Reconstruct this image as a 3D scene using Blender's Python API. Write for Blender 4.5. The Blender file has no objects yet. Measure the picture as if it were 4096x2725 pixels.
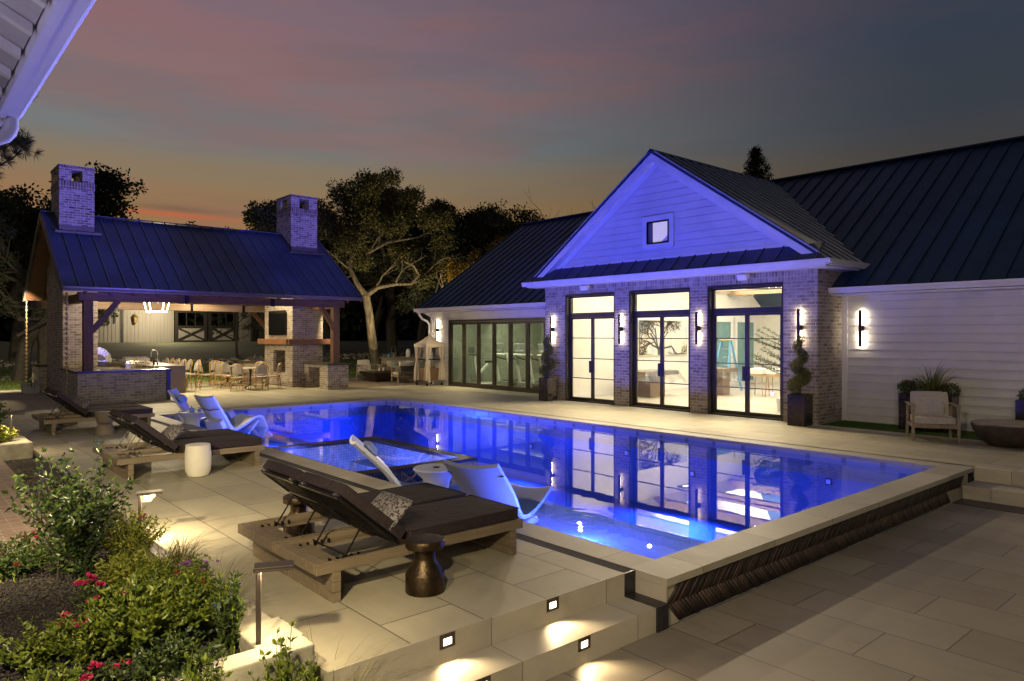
import bpy, bmesh, math, random
import numpy as np
from mathutils import Vector, Matrix
R = math.radians
sc = bpy.context.scene
# ------------------------------------------------------------------ camera
YAW = 0.717709
cam_d = bpy.data.cameras.new("camera"); cam = bpy.data.objects.new("camera", cam_d)
sc.collection.objects.link(cam); sc.camera = cam
cam.location = (0, 0, 1.92); cam.rotation_euler = (R(90), 0, -YAW)
cam_d.sensor_width = 36; cam_d.lens = 25.288; cam_d.shift_y = -0.00511
cam_d.clip_start = 0.05; cam_d.clip_end = 3000
# ------------------------------------------------------------------ render / exposure
sc.view_settings.view_transform = 'Standard'; sc.view_settings.look = 'None'
sc.view_settings.exposure = 0.3; sc.view_settings.gamma = 1.0
sc.render.engine = 'CYCLES'
cy = sc.cycles
cy.use_denoising = True
try: cy.denoiser = 'OPENIMAGEDENOISE'
except Exception: pass
cy.max_bounces = 7; cy.diffuse_bounces = 3; cy.glossy_bounces = 3; cy.transparent_max_bounces = 16
cy.transmission_bounces = 3; cy.sample_clamp_indirect = 4.0; cy.caustics_reflective = False; cy.caustics_refractive = False
# ------------------------------------------------------------------ world: dusk sky
w = bpy.data.worlds.new("World"); sc.world = w; w.use_nodes = True
nt = w.node_tree; nt.nodes.clear()
def N(t, nt=nt, **k):
    n = nt.nodes.new(t)
    for a, b in k.items(): setattr(n, a, b)
    return n
def L(a, b, nt=nt): nt.links.new(a, b)
def math_n(nt, op, a, b=None, c=None, clamp=False):
    n = nt.nodes.new('ShaderNodeMath'); n.operation = op; n.use_clamp = clamp
    for i, x in enumerate((a, b, c)):
        if x is None: continue
        if hasattr(x, 'is_output') or hasattr(x, 'links'): nt.links.new(x, n.inputs[i])
        else: n.inputs[i].default_value = x
    return n.outputs[0]
def ramp(nt, fac, stops, interp='EASE'):
    n = nt.nodes.new('ShaderNodeValToRGB'); cr = n.color_ramp; cr.interpolation = interp
    while len(cr.elements) < len(stops): cr.elements.new(0.5)
    for e, (p, c) in zip(cr.elements, stops):
        e.position = p; e.color = (*c, 1) if len(c) == 3 else c
    nt.links.new(fac, n.inputs[0]); return n.outputs[0]
def mixc(nt, fac, a, b, mode='MIX'):
    n = nt.nodes.new('ShaderNodeMix'); n.data_type = 'RGBA'; n.blend_type = mode
    for s, x in ((n.inputs[0], fac), (n.inputs[6], a), (n.inputs[7], b)):
        if hasattr(x, 'links'): nt.links.new(x, s)
        elif isinstance(x, (int, float)): s.default_value = x
        else: s.default_value = (*x, 1)
    return n.outputs[2]
tc = N('ShaderNodeTexCoord'); sep = N('ShaderNodeSeparateXYZ'); L(tc.outputs['Generated'], sep.inputs[0])
X_, Y_, Z_ = sep.outputs
zc = math_n(nt, 'MAXIMUM', Z_, 0.0)
hl = math_n(nt, 'SQRT', math_n(nt, 'ADD', math_n(nt, 'MULTIPLY', X_, X_), math_n(nt, 'MULTIPLY', Y_, Y_)))
ca = math_n(nt, 'DIVIDE', Y_, math_n(nt, 'MAXIMUM', hl, 0.001))           # 1 towards the afterglow
mr = N('ShaderNodeMapRange'); mr.interpolation_type = 'SMOOTHSTEP'; L(ca, mr.inputs[0])
mr.inputs[1].default_value = 0.28; mr.inputs[2].default_value = 0.98
glow = ramp(nt, zc, [(0, (.22, .10, .03)), (.12, (.27, .125, .04)), (.165, (.22, .13, .05)), (.205, (.185, .135, .08)), (.25, (.13, .14, .14)), (.31, (.15, .12, .13)), (.38, (.16, .105, .125)), (.5, (.10, .085, .12))])
dark = ramp(nt, zc, [(0, (.055, .04, .028)), (.18, (.045, .036, .028)), (.27, (.028, .034, .044)), (.42, (.020, .032, .058)), (1, (.02, .03, .055))])
mp = N('ShaderNodeMapping'); mp.inputs['Scale'].default_value = (1.5, 1.5, 8); mp.inputs['Rotation'].default_value = (0.16, -0.14, 0); L(tc.outputs['Generated'], mp.inputs[0])
no = N('ShaderNodeTexNoise'); no.inputs['Scale'].default_value = 1.7; no.inputs['Detail'].default_value = 5; no.inputs['Roughness'].default_value = .55; L(mp.outputs[0], no.inputs['Vector'])
cl = ramp(nt, no.outputs['Fac'], [(.44, (0, 0, 0)), (.66, (1, 1, 1))])
mp2 = N('ShaderNodeMapping'); mp2.inputs['Rotation'].default_value = (.1, -.1, 0); mp2.inputs['Scale'].default_value = (2.2, 2.2, 16); mp2.inputs['Location'].default_value = (3, 1, 2); L(tc.outputs['Generated'], mp2.inputs[0])
no2 = N('ShaderNodeTexNoise'); no2.inputs['Scale'].default_value = 1.3; no2.inputs['Detail'].default_value = 4; L(mp2.outputs[0], no2.inputs['Vector'])
cl2 = ramp(nt, no2.outputs['Fac'], [(.47, (0, 0, 0)), (.66, (1, 1, 1))])
base = mixc(nt, mr.outputs[0], dark, glow)
pink = mixc(nt, mr.outputs[0], (.046, .040, .045), (.25, .10, .085))
c1 = mixc(nt, math_n(nt, 'MULTIPLY', cl, .42), base, pink)
grey = mixc(nt, mr.outputs[0], (.030, .033, .042), (.085, .075, .080))
c2 = mixc(nt, math_n(nt, 'MULTIPLY', cl2, .18), c1, grey)
# one low red streak of cloud in the afterglow
azn = math_n(nt, 'ARCTAN2', X_, Y_)
def gau(v, c, s):
    d = math_n(nt, 'DIVIDE', math_n(nt, 'SUBTRACT', v, c), s)
    return math_n(nt, 'POWER', 2.718, math_n(nt, 'MULTIPLY', math_n(nt, 'MULTIPLY', d, d), -1.0))
el2 = math_n(nt, 'ADD', zc, math_n(nt, 'MULTIPLY', azn, .030))
st = math_n(nt, 'MULTIPLY', gau(azn, .275, .075), gau(el2, .1585, .0030))
st2 = math_n(nt, 'MULTIPLY', gau(azn, .285, .065), gau(el2, .1655, .0045))
c3 = mixc(nt, math_n(nt, 'MULTIPLY', st2, .45), c2, (.085, .045, .03))
c4 = mixc(nt, math_n(nt, 'MULTIPLY', st, .8), c3, (.42, .08, .03))
sky = N('ShaderNodeTexSky'); sky.sky_type = 'NISHITA'; sky.sun_disc = False
sky.sun_elevation = R(-3.0); sky.sun_rotation = R(8)
bg = N('ShaderNodeBackground'); L(c4, bg.inputs[0]); bg.inputs[1].default_value = 1.03
bg2 = N('ShaderNodeBackground'); L(sky.outputs[0], bg2.inputs[0]); bg2.inputs[1].default_value = 0.05
ad = N('ShaderNodeAddShader'); L(bg.outputs[0], ad.inputs[0]); L(bg2.outputs[0], ad.inputs[1])
wo = N('ShaderNodeOutputWorld'); L(ad.outputs[0], wo.inputs[0])
# ------------------------------------------------------------------ lamps of the house that stands behind the camera
def lamp(kind, name, loc, col, power, parent=None, rot=None, target=None, **k):
    d = bpy.data.lights.new(name, kind); d.color = col; d.energy = power
    for a, b in k.items(): setattr(d, a, b)
    o = bpy.data.objects.new(name, d); sc.collection.objects.link(o); o.location = loc
    if target is not None:
        o.rotation_euler = (Vector(target) - Vector(loc)).to_track_quat('-Z', 'Y').to_euler()
    elif rot: o.rotation_euler = rot
    if parent is not None:
        o.parent = parent; o.location = Vector(loc) - wloc(parent)
    return o
def wloc(o):
    v = Vector((0, 0, 0))
    while o is not None: v += Vector(o.location); o = o.parent
    return v
WARM = (1.0, .76, .44); WARM2 = (1.0, .80, .48); BLUE = (.025, .09, 1.0); VIO = (.17, .10, 1.0)
# ------------------------------------------------------------------ mesh helpers
col = sc.collection
class MB:
    def __init__(s): s.v = []; s.f = []
    def add(s, v, f):
        n = len(s.v); s.v.extend([tuple(p) for p in v]); s.f.extend([tuple(i + n for i in q) for q in f]); return s
    def box(s, x0, x1, y0, y1, z0, z1):
        return s.add([(x0, y0, z0), (x1, y0, z0), (x1, y1, z0), (x0, y1, z0), (x0, y0, z1), (x1, y0, z1), (x1, y1, z1), (x0, y1, z1)],
                     [(0, 3, 2, 1), (4, 5, 6, 7), (0, 1, 5, 4), (1, 2, 6, 5), (2, 3, 7, 6), (3, 0, 4, 7)])
    def beam(s, p, q, w, h, up=(0, 0, 1), w2=None, h2=None):
        p = Vector(p); q = Vector(q); d = (q - p).normalized(); u = Vector(up); r = d.cross(u)
        if r.length < 1e-4: r = d.cross(Vector((1, 0, 0)))
        r.normalize(); u = r.cross(d); w2 = w if w2 is None else w2; h2 = h if h2 is None else h2
        v = [p + r * (a * w / 2) + u * (b * h / 2) for a, b in ((-1, -1), (1, -1), (1, 1), (-1, 1))] + [q + r * (a * w2 / 2) + u * (b * h2 / 2) for a, b in ((-1, -1), (1, -1), (1, 1), (-1, 1))]
        return s.add(v, [(0, 1, 2, 3), (7, 6, 5, 4), (0, 4, 5, 1), (1, 5, 6, 2), (2, 6, 7, 3), (3, 7, 4, 0)])
    def prism(s, poly, vec):
        n = len(poly); vec = Vector(vec); a = [Vector(p) for p in poly]; b = [p + vec for p in a]
        return s.add(a + b, [tuple(range(n))[::-1], tuple(range(n, 2 * n))] + [(i, (i + 1) % n, n + (i + 1) % n, n + i) for i in range(n)])
    def quad(s, a, b, c, d): return s.add([a, b, c, d], [(0, 1, 2, 3)])
    def tube(s, pts, r, n=8, cap=True):
        pts = [Vector(p) for p in pts]; m = len(pts); rs = r if isinstance(r, (list, tuple)) else [r] * m
        pu = None; V = []
        for i, p in enumerate(pts):
            d = (pts[min(i + 1, m - 1)] - pts[max(i - 1, 0)]).normalized()
            if pu is None:
                pu = d.orthogonal().normalized()
            else:
                pu = (pu - d * pu.dot(d))
                pu = pu.normalized() if pu.length > 1e-5 else d.orthogonal().normalized()
            q = d.cross(pu)
            V += [p + (pu * math.cos(2 * math.pi * k / n) + q * math.sin(2 * math.pi * k / n)) * rs[i] for k in range(n)]
        F = [(i * n + k, i * n + (k + 1) % n, (i + 1) * n + (k + 1) % n, (i + 1) * n + k) for i in range(m - 1) for k in range(n)]
        if cap: F += [tuple(range(n))[::-1], tuple(range((m - 1) * n, m * n))]
        return s.add(V, F)
    def lathe(s, prof, n=32, c=(0, 0, 0), cap=True, sx=1, sy=1):
        V = [(c[0] + r * sx * math.cos(2 * math.pi * k / n), c[1] + r * sy * math.sin(2 * math.pi * k / n), c[2] + z) for r, z in prof for k in range(n)]
        m = len(prof); F = [(i * n + k, i * n + (k + 1) % n, (i + 1) * n + (k + 1) % n, (i + 1) * n + k) for i in range(m - 1) for k in range(n)]
        if cap: F += [tuple(range(n))[::-1], tuple(range((m - 1) * n, m * n))]
        return s.add(V, F)
    def cushion(s, cx, cy, cz, lx, ly, lz, nx=10, ny=10, puff=.35, M=None):
        """soft pillow-like box: grid top and bottom bulging towards the middle"""
        V = []; F = []
        def P(i, j, sgn):
            u = -1 + 2 * i / nx; v = -1 + 2 * j / ny
            b = (1 - abs(u) ** 4) * (1 - abs(v) ** 4)
            h = lz / 2 * ((1 - puff) + puff * b)
            e = 1 - .04 * (abs(u * v)) ** 3
            return Vector((u * lx / 2 * e, v * ly / 2 * e, sgn * h))
        for sgn in (1, -1):
            for i in range(nx + 1):
                for j in range(ny + 1):
                    p = P(i, j, sgn); p = (M @ p) if M is not None else p
                    V.append(p + Vector((cx, cy, cz)))
        W = ny + 1; O = (nx + 1) * W
        for i in range(nx):
            for j in range(ny):
                a = i * W + j; F.append((a, a + W, a + W + 1, a + 1)); F.append((O + a, O + a + 1, O + a + W + 1, O + a + W))
        for i in range(nx):
            F.append((i * W, O + i * W, O + (i + 1) * W, (i + 1) * W)); F.append((i * W + ny, (i + 1) * W + ny, O + (i + 1) * W + ny, O + i * W + ny))
        for j in range(ny):
            F.append((j, j + 1, O + j + 1, O + j)); a = nx * W + j; F.append((a, O + a, O + a + 1, a + 1))
        return s.add(V, F)
    def build(s, name, mat, parent=None, smooth=False, bevel=0, kind=None):
        me = bpy.data.meshes.new(name)
        off = wloc(parent) if parent is not None else Vector((0, 0, 0))
        me.from_pydata([(p[0] - off.x, p[1] - off.y, p[2] - off.z) for p in s.v], [], s.f)
        bm = bmesh.new(); bm.from_mesh(me); bmesh.ops.recalc_face_normals(bm, faces=bm.faces); bm.to_mesh(me); bm.free()
        me.materials.append(mat)
        if smooth: me.polygons.foreach_set('use_smooth', [True] * len(me.polygons))
        o = bpy.data.objects.new(name, me); col.objects.link(o)
        if parent is not None: o.parent = parent
        if bevel:
            b = o.modifiers.new('bevel', 'BEVEL'); b.width = bevel; b.segments = 2; b.limit_method = 'ANGLE'; b.angle_limit = R(35)
        if smooth:
            try:
                me.set_sharp_from_angle(angle=R(40))
            except Exception: pass
        if kind: o['kind'] = kind
        return o
def box(*a): return MB().box(*a)
def np_mesh(name, V, F, mat, parent=None, smooth=False):
    """fast mesh from arrays V (n,3), F (m,k)"""
    me = bpy.data.meshes.new(name)
    off = wloc(parent) if parent is not None else Vector((0, 0, 0))
    V = np.asarray(V, dtype=np.float32) - np.array(off, dtype=np.float32); F = np.asarray(F, dtype=np.int32)
    me.vertices.add(len(V)); me.vertices.foreach_set('co', V.ravel())
    k = F.shape[1]; me.loops.add(F.size); me.loops.foreach_set('vertex_index', F.ravel())
    me.polygons.add(len(F)); me.polygons.foreach_set('loop_start', np.arange(0, F.size, k, dtype=np.int32))
    try: me.polygons.foreach_set('loop_total', np.full(len(F), k, dtype=np.int32))
    except Exception: pass
    me.update(calc_edges=True); me.validate(); me.materials.append(mat)
    if smooth: me.polygons.foreach_set('use_smooth', [True] * len(me.polygons))
    o = bpy.data.objects.new(name, me); col.objects.link(o)
    if parent is not None: o.parent = parent
    return o
def tag(o, label, cat, group=None):
    o['label'] = label; o['category'] = cat
    if group: o['group'] = group
    return o
def thing(name, label, cat, loc=(0, 0, 0), group=None):
    o = bpy.data.objects.new(name, None); o.empty_display_size = .2; col.objects.link(o); o.location = loc
    return tag(o, label, cat, group)
def struct(o): o['kind'] = 'structure'; return o
def copy_tree(o, parent=None):
    c = o.copy(); col.objects.link(c)
    if parent is not None: c.parent = parent
    for ch in [x for x in KIDS.get(o.name, [])]: copy_tree(ch, c)
    return c
KIDS = {}
def index_kids():
    KIDS.clear()
    for o in sc.objects:
        if o.parent is not None: KIDS.setdefault(o.parent.name, []).append(o)
def dup(root, loc, rz, label, group=None):
    index_kids(); c = copy_tree(root); c.location = loc; c.rotation_euler = (0, 0, rz); c['label'] = label
    if group: c['group'] = group
    return c
# ------------------------------------------------------------------ materials
def newmat(name):
    m = bpy.data.materials.new(name); m.use_nodes = True; nt = m.node_tree; nt.nodes.clear()
    out = nt.nodes.new('ShaderNodeOutputMaterial'); p = nt.nodes.new('ShaderNodeBsdfPrincipled'); nt.links.new(p.outputs[0], out.inputs[0])
    return m, nt, p, out
def coords(nt, obj=False):
    if obj: return nt.nodes.new('ShaderNodeTexCoord').outputs['Object']
    return nt.nodes.new('ShaderNodeNewGeometry').outputs['Position']
def noise(nt, vec, scale, detail=4, rough=.6, stretch=None):
    if stretch:
        mp = nt.nodes.new('ShaderNodeMapping'); mp.inputs['Scale'].default_value = stretch; nt.links.new(vec, mp.inputs[0]); vec = mp.outputs[0]
    n = nt.nodes.new('ShaderNodeTexNoise'); n.inputs['Scale'].default_value = scale; n.inputs['Detail'].default_value = detail; n.inputs['Roughness'].default_value = rough
    nt.links.new(vec, n.inputs['Vector']); return n.outputs['Fac']
def bump(nt, p, h, strength=.3, dist=.01, prev=None):
    b = nt.nodes.new('ShaderNodeBump'); b.inputs['Strength'].default_value = strength; b.inputs['Distance'].default_value = dist
    nt.links.new(h, b.inputs['Height'])
    if prev is not None: nt.links.new(prev, b.inputs['Normal'])
    nt.links.new(b.outputs[0], p.inputs['Normal']); return b.outputs[0]
def mat(name, c, rough=.5, metal=0, var=.15, scale=3, bs=0, bscale=60, obj=False, stretch=None, spec=.5, c2=None, sheen=0, wr=0):
    m, nt, p, out = newmat(name); v = coords(nt, obj)
    if var or c2:
        f = noise(nt, v, scale, 5, .6, stretch); a = tuple(max(0, x * (1 - var)) for x in c); b = c2 or tuple(min(1, x * (1 + var)) for x in c)
        nt.links.new(ramp(nt, f, [(.35, a), (.65, b)], 'LINEAR'), p.inputs['Base Color'])
        fr = noise(nt, v, scale * 3.1, 3)
        mr = nt.nodes.new('ShaderNodeMapRange'); mr.inputs[3].default_value = max(0, rough - .08); mr.inputs[4].default_value = min(1, rough + .08); nt.links.new(fr, mr.inputs[0]); nt.links.new(mr.outputs[0], p.inputs['Roughness'])
    else:
        p.inputs['Base Color'].default_value = (*c, 1); p.inputs['Roughness'].default_value = rough
    p.inputs['Metallic'].default_value = metal; p.inputs['Specular IOR Level'].default_value = spec
    if sheen: p.inputs['Sheen Weight'].default_value = sheen
    pv = bump(nt, p, noise(nt, v, 7, 3, .5, (1, 2.2, 1)), .5, .03) if wr else None
    if bs: bump(nt, p, noise(nt, v, bscale, 3, .6, stretch), bs, .004, pv)
    return m
def emis(name, c, s):
    m, nt, p, out = newmat(name); p.inputs['Base Color'].default_value = (*c, 1); p.inputs['Emission Color'].default_value = (*c, 1); p.inputs['Emission Strength'].default_value = s
    return m
def brickmat(name, soldier=False, red=1.0, wash=.5, bw=.215, bh=.076, cols=None, mort=(.42, .385, .33), obj=False):
    m, nt, p, out = newmat(name); v = coords(nt, obj); s = nt.nodes.new('ShaderNodeSeparateXYZ'); nt.links.new(v, s.inputs[0])
    u = math_n(nt, 'ADD', s.outputs[0], s.outputs[1]); c = nt.nodes.new('ShaderNodeCombineXYZ')
    nt.links.new(u, c.inputs[1 if soldier else 0]); nt.links.new(s.outputs[2], c.inputs[0 if soldier else 1])
    wob = noise(nt, v, 9, 2); wv = nt.nodes.new('ShaderNodeVectorMath'); wv.operation = 'ADD'
    cw = nt.nodes.new('ShaderNodeCombineXYZ'); q = math_n(nt, 'MULTIPLY', math_n(nt, 'SUBTRACT', wob, .5), .012); nt.links.new(q, cw.inputs[0]); nt.links.new(q, cw.inputs[1])
    nt.links.new(c.outputs[0], wv.inputs[0]); nt.links.new(cw.outputs[0], wv.inputs[1])
    b = nt.nodes.new('ShaderNodeTexBrick'); nt.links.new(wv.outputs[0], b.inputs['Vector'])
    b.inputs['Scale'].default_value = 1; b.inputs['Brick Width'].default_value = bw; b.inputs['Row Height'].default_value = bh
    b.inputs['Mortar Size'].default_value = .009; b.inputs['Mortar Smooth'].default_value = .25; b.inputs['Bias'].default_value = -.1
    b.offset = 0 if soldier else .5
    c1, c2 = cols or ((.13, .095, .075), (.34, .29, .24))
    b.inputs['Color1'].default_value = (*c1, 1); b.inputs['Color2'].default_value = (*c2, 1); b.inputs['Mortar'].default_value = (*mort, 1)
    f = ramp(nt, noise(nt, v, 7, 6, .7), [(.42, (0, 0, 0)), (.62, (1, 1, 1))], 'LINEAR')
    big = ramp(nt, noise(nt, v, .9, 3, .5), [(.3, (.35, .35, .35)), (.7, (1, 1, 1))], 'LINEAR')
    fac = math_n(nt, 'MULTIPLY', math_n(nt, 'MULTIPLY', f, big), wash)
    cc = mixc(nt, fac, b.outputs['Color'], (.50, .46, .40))
    nt.links.new(cc, p.inputs['Base Color']); p.inputs['Roughness'].default_value = .88
    h = math_n(nt, 'ADD', math_n(nt, 'MULTIPLY', b.outputs['Fac'], -1.0), math_n(nt, 'MULTIPLY', noise(nt, v, 45, 3), .35))
    bump(nt, p, h, .7, .012); return m
def tilemat(name, c, wid=.585, lng=1.17, mort=.0045, ox=0, oy=0, dark=.22, rough=.55, swap=True, var=.26):
    """large porcelain planks: long joints along Y"""
    m, nt, p, out = newmat(name); v = coords(nt); s = nt.nodes.new('ShaderNodeSeparateXYZ'); nt.links.new(v, s.inputs[0])
    cb = nt.nodes.new('ShaderNodeCombineXYZ')
    nt.links.new(math_n(nt, 'ADD', s.outputs[1 if swap else 0], oy), cb.inputs[0]); nt.links.new(math_n(nt, 'ADD', s.outputs[0 if swap else 1], ox), cb.inputs[1])
    b = nt.nodes.new('ShaderNodeTexBrick'); nt.links.new(cb.outputs[0], b.inputs['Vector']); b.offset = .36; b.offset_frequency = 2
    b.inputs['Scale'].default_value = 1; b.inputs['Brick Width'].default_value = lng; b.inputs['Row Height'].default_value = wid
    b.inputs['Mortar Size'].default_value = mort; b.inputs['Mortar Smooth'].default_value = .1
    b.inputs['Color1'].default_value = (*[x * (1 - var * .6) for x in c], 1); b.inputs['Color2'].default_value = (*[x * (1 + var * .6) for x in c], 1); b.inputs['Mortar'].default_value = (*[x * dark for x in c], 1)
    f1 = noise(nt, v, 1.1, 6, .65); f2 = noise(nt, v, 5, 6, .75, (1, .35, 1))
    k = math_n(nt, 'ADD', math_n(nt, 'MULTIPLY', f1, .55), math_n(nt, 'MULTIPLY', f2, .45))
    sh = ramp(nt, k, [(.30, (.62, .60, .57)), (.46, (.92, .92, .91)), (.56, (1, 1, 1)), (.72, (1.2, 1.18, 1.12))], 'LINEAR')
    nt.links.new(mixc(nt, 1.0, b.outputs['Color'], sh, 'MULTIPLY'), p.inputs['Base Color'])
    mr = nt.nodes.new('ShaderNodeMapRange'); mr.inputs[3].default_value = rough - .1; mr.inputs[4].default_value = rough + .15; nt.links.new(f2, mr.inputs[0]); nt.links.new(mr.outputs[0], p.inputs['Roughness'])
    h = math_n(nt, 'ADD', math_n(nt, 'MULTIPLY', b.outputs['Fac'], -1.2), math_n(nt, 'MULTIPLY', noise(nt, v, 40, 4), .4))
    bump(nt, p, h, .35, .004); return m
def woodmat(name, c, c2, axis=0, obj=False, scale=1.0, rough=.6):
    st = [14, 14, 14]; st[axis] = .9
    m, nt, p, out = newmat(name); v = coords(nt, obj)
    f = noise(nt, v, 1.6 * scale, 7, .65, tuple(st)); f2 = noise(nt, v, 1.1, 3)
    a = ramp(nt, f, [(.3, c), (.7, c2)], 'LINEAR')
    nt.links.new(mixc(nt, 1.0, a, ramp(nt, f2, [(.3, (.75, .75, .75)), (.7, (1.15, 1.12, 1.1))], 'LINEAR'), 'MULTIPLY'), p.inputs['Base Color'])
    p.inputs['Roughness'].default_value = rough; bump(nt, p, f, .35, .006); return m
def leafmat(name, cols, rough=.45, trans=.25):
    m, nt, p, out = newmat(name); g = nt.nodes.new('ShaderNodeNewGeometry')
    n = len(cols); c = ramp(nt, g.outputs['Random Per Island'], [(i / max(1, n - 1), x) for i, x in enumerate(cols)], 'LINEAR')
    nt.links.new(c, p.inputs['Base Color']); p.inputs['Roughness'].default_value = rough; p.inputs['Specular IOR Level'].default_value = .35
    if trans:
        t = nt.nodes.new('ShaderNodeBsdfTranslucent'); nt.links.new(c, t.inputs[0]); x = nt.nodes.new('ShaderNodeMixShader'); x.inputs[0].default_value = trans
        nt.links.new(p.outputs[0], x.inputs[1]); nt.links.new(t.outputs[0], x.inputs[2]); nt.links.new(x.outputs[0], out.inputs[0])
    return m
def glassmat(name, tint=(.93, .95, .93), ior=1.5, rough=.0, bumpn=0, bscale=1, ripples=()):
    m, nt, p, out = newmat(name); nt.nodes.remove(p)
    t = nt.nodes.new('ShaderNodeBsdfTransparent'); t.inputs[0].default_value = (*tint, 1)
    g = nt.nodes.new('ShaderNodeBsdfGlossy'); g.inputs['Roughness'].default_value = rough
    ge = nt.nodes.new('ShaderNodeNewGeometry'); dt = nt.nodes.new('ShaderNodeVectorMath'); dt.operation = 'DOT_PRODUCT'; nt.links.new(ge.outputs['Incoming'], dt.inputs[0]); nt.links.new(ge.outputs['Normal'], dt.inputs[1])
    r0 = ((ior - 1) / (ior + 1)) ** 2; cs = math_n(nt, 'ABSOLUTE', dt.outputs['Value']); f5 = math_n(nt, 'POWER', math_n(nt, 'SUBTRACT', 1.0, cs), 5.0)
    fr = math_n(nt, 'MULTIPLY_ADD', f5, 1 - r0, r0, clamp=True)
    x = nt.nodes.new('ShaderNodeMixShader'); nt.links.new(fr, x.inputs[0]); nt.links.new(t.outputs[0], x.inputs[1]); nt.links.new(g.outputs[0], x.inputs[2]); nt.links.new(x.outputs[0], out.inputs[0])
    if bumpn:
        v = coords(nt); h = math_n(nt, 'ADD', noise(nt, v, bscale, 4, .55), math_n(nt, 'MULTIPLY', noise(nt, v, 7.0, 2), .10))
        for (rx, ry) in ripples:
            sb = nt.nodes.new('ShaderNodeVectorMath'); sb.operation = 'DISTANCE'; nt.links.new(v, sb.inputs[0]); sb.inputs[1].default_value = (rx, ry, -.085); dd = sb.outputs['Value']
            h = math_n(nt, 'ADD', h, math_n(nt, 'MULTIPLY', math_n(nt, 'SINE', math_n(nt, 'MULTIPLY', dd, 34.0)), math_n(nt, 'MULTIPLY', math_n(nt, 'POWER', 2.718, math_n(nt, 'MULTIPLY', dd, -2.4)), .8)))
        b = nt.nodes.new('ShaderNodeBump'); b.inputs['Strength'].default_value = bumpn; b.inputs['Distance'].default_value = .02
        nt.links.new(h, b.inputs['Height']); nt.links.new(b.outputs[0], g.inputs['Normal'])
    return m
BRICK = brickmat('brick_whitewashed'); SOLD = brickmat('brick_soldier', soldier=True)
BRICK_C = brickmat('brick_chimney', wash=.55, cols=((.09, .055, .05), (.34, .28, .25)), mort=(.5, .46, .42)); BRICK_G = brickmat('brick_grey', wash=.65, cols=((.17, .145, .125), (.36, .33, .29)))
BRICK_P = brickmat('brick_pool_house', wash=.62, cols=((.15, .11, .09), (.36, .31, .27)))
SOLD_P = brickmat('brick_pool_house_soldier', soldier=True, wash=.62, cols=((.15, .11, .09), (.36, .31, .27)))
DECK = tilemat('deck_tile', (.36, .33, .235), ox=-.13, oy=.1)
PATIO = tilemat('patio_tile', (.23, .20, .155), ox=.02, oy=.05, mort=.0045)
STONE = tilemat('step_stone', (.40, .365, .29), wid=3, lng=1.17, oy=.4, swap=False, mort=.003)
COPE = tilemat('coping_stone', (.36, .33, .265), wid=5, lng=1.2, oy=.2, mort=.003)
COPE_X = tilemat('coping_stone_cross', (.36, .33, .265), wid=5, lng=1.2, oy=.3, mort=.003, swap=False)
LIME = mat('limestone', (.28, .26, .195), .85, var=.35, scale=4, bs=.6, bscale=18)
BLACKT = mat('black_tile', (.018, .017, .02), .35, var=.5, scale=14, bs=.8, bscale=26)
DRAIN = mat('pebble_drain', (.016, .015, .017), .85, var=.6, scale=45, bs=1, bscale=70)
PLAST = mat('pool_plaster', (.12, .26, .62), .6, var=.07, scale=5, bs=.3, bscale=12)
BRONZE = mat('dark_bronze', (.030, .022, .018), .38, .5, var=.2)
BRONZE2 = mat('bronze_frame', (.055, .043, .033), .42, .4, var=.2)
WHITE = mat('white_paint', (.74, .72, .70), .5, var=.05, scale=2, bs=.1, bscale=40)
SIDING = mat('white_siding', (.66, .64, .62), .55, var=.06, scale=1.5, bs=.15, bscale=30)
ROOFM = mat('dark_metal_roof', (.020, .046, .090), .45, 0, var=.2, scale=.9, bs=.06, bscale=8, spec=.22)
ROOFS2 = mat('seam_metal_lit_blue', (.085, .10, .16), .4, .2, var=.1)  # paler seams: blue light caught on them is put into the colour
ROOFS = mat('seam_metal_lit', (.42, .44, .50), .4, .3, var=.1)  # gable seams made pale; the side light on them is in the colour
ROOFP = mat('roof_metal_lit_blue', (.040, .058, .12), .42, 0, var=.25, scale=.8, bs=.06, bscale=8, spec=.3)  # lighter, bluer copy of the roof metal with pool light in its colour
GUT = mat('bronze_gutter', (.10, .085, .08), .4, .3, var=.15)
TIMB = woodmat('stained_timber_x', (.050, .022, .012), (.14, .062, .03), 0)
TIMBZ = woodmat('stained_timber_z', (.055, .024, .013), (.16, .072, .035), 2)
TIMBY = woodmat('stained_timber_y', (.055, .024, .013), (.15, .068, .033), 1)
TIMBL = woodmat('pale_timber', (.22, .15, .09), (.38, .28, .18), 0)
MANT = woodmat('mantel_wood', (.13, .055, .022), (.26, .12, .05), 0)
TEAK = woodmat('weathered_teak', (.13, .10, .06), (.23, .185, .12), 0, obj=True)
TEAKZ = woodmat('weathered_teak_z', (.20, .155, .10), (.33, .265, .18), 2, obj=True)
GLASS = glassmat('window_glass')
GLASSG = glassmat('gym_glass', tint=(.80, .86, .76), ior=1.75)
WATER = glassmat('pool_water', tint=(.60, .74, 1.0), ior=1.85, rough=.0, bumpn=.018, bscale=1.6, ripples=((5.62, 5.40), (5.58, 13.85)))
INT = mat('interior_wall', (.74, .70, .62), .7, var=.03)
INTF = tilemat('interior_floor', (.42, .38, .31), wid=.6, lng=1.2, rough=.3)
FABD = mat('charcoal_fabric', (.036, .027, .030), .9, var=.2, scale=30, bs=.5, bscale=260, obj=True, spec=.2, wr=1)
FABG = mat('pale_fabric', (.46, .42, .36), .9, var=.1, scale=20, bs=.4, bscale=160, obj=True, wr=1)
WICK = mat('black_wicker', (.022, .019, .017), .6, var=.5, scale=60, bs=1, bscale=90, obj=True)
BLK = mat('black_metal', (.015, .014, .014), .35, .6, var=.2)
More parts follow.
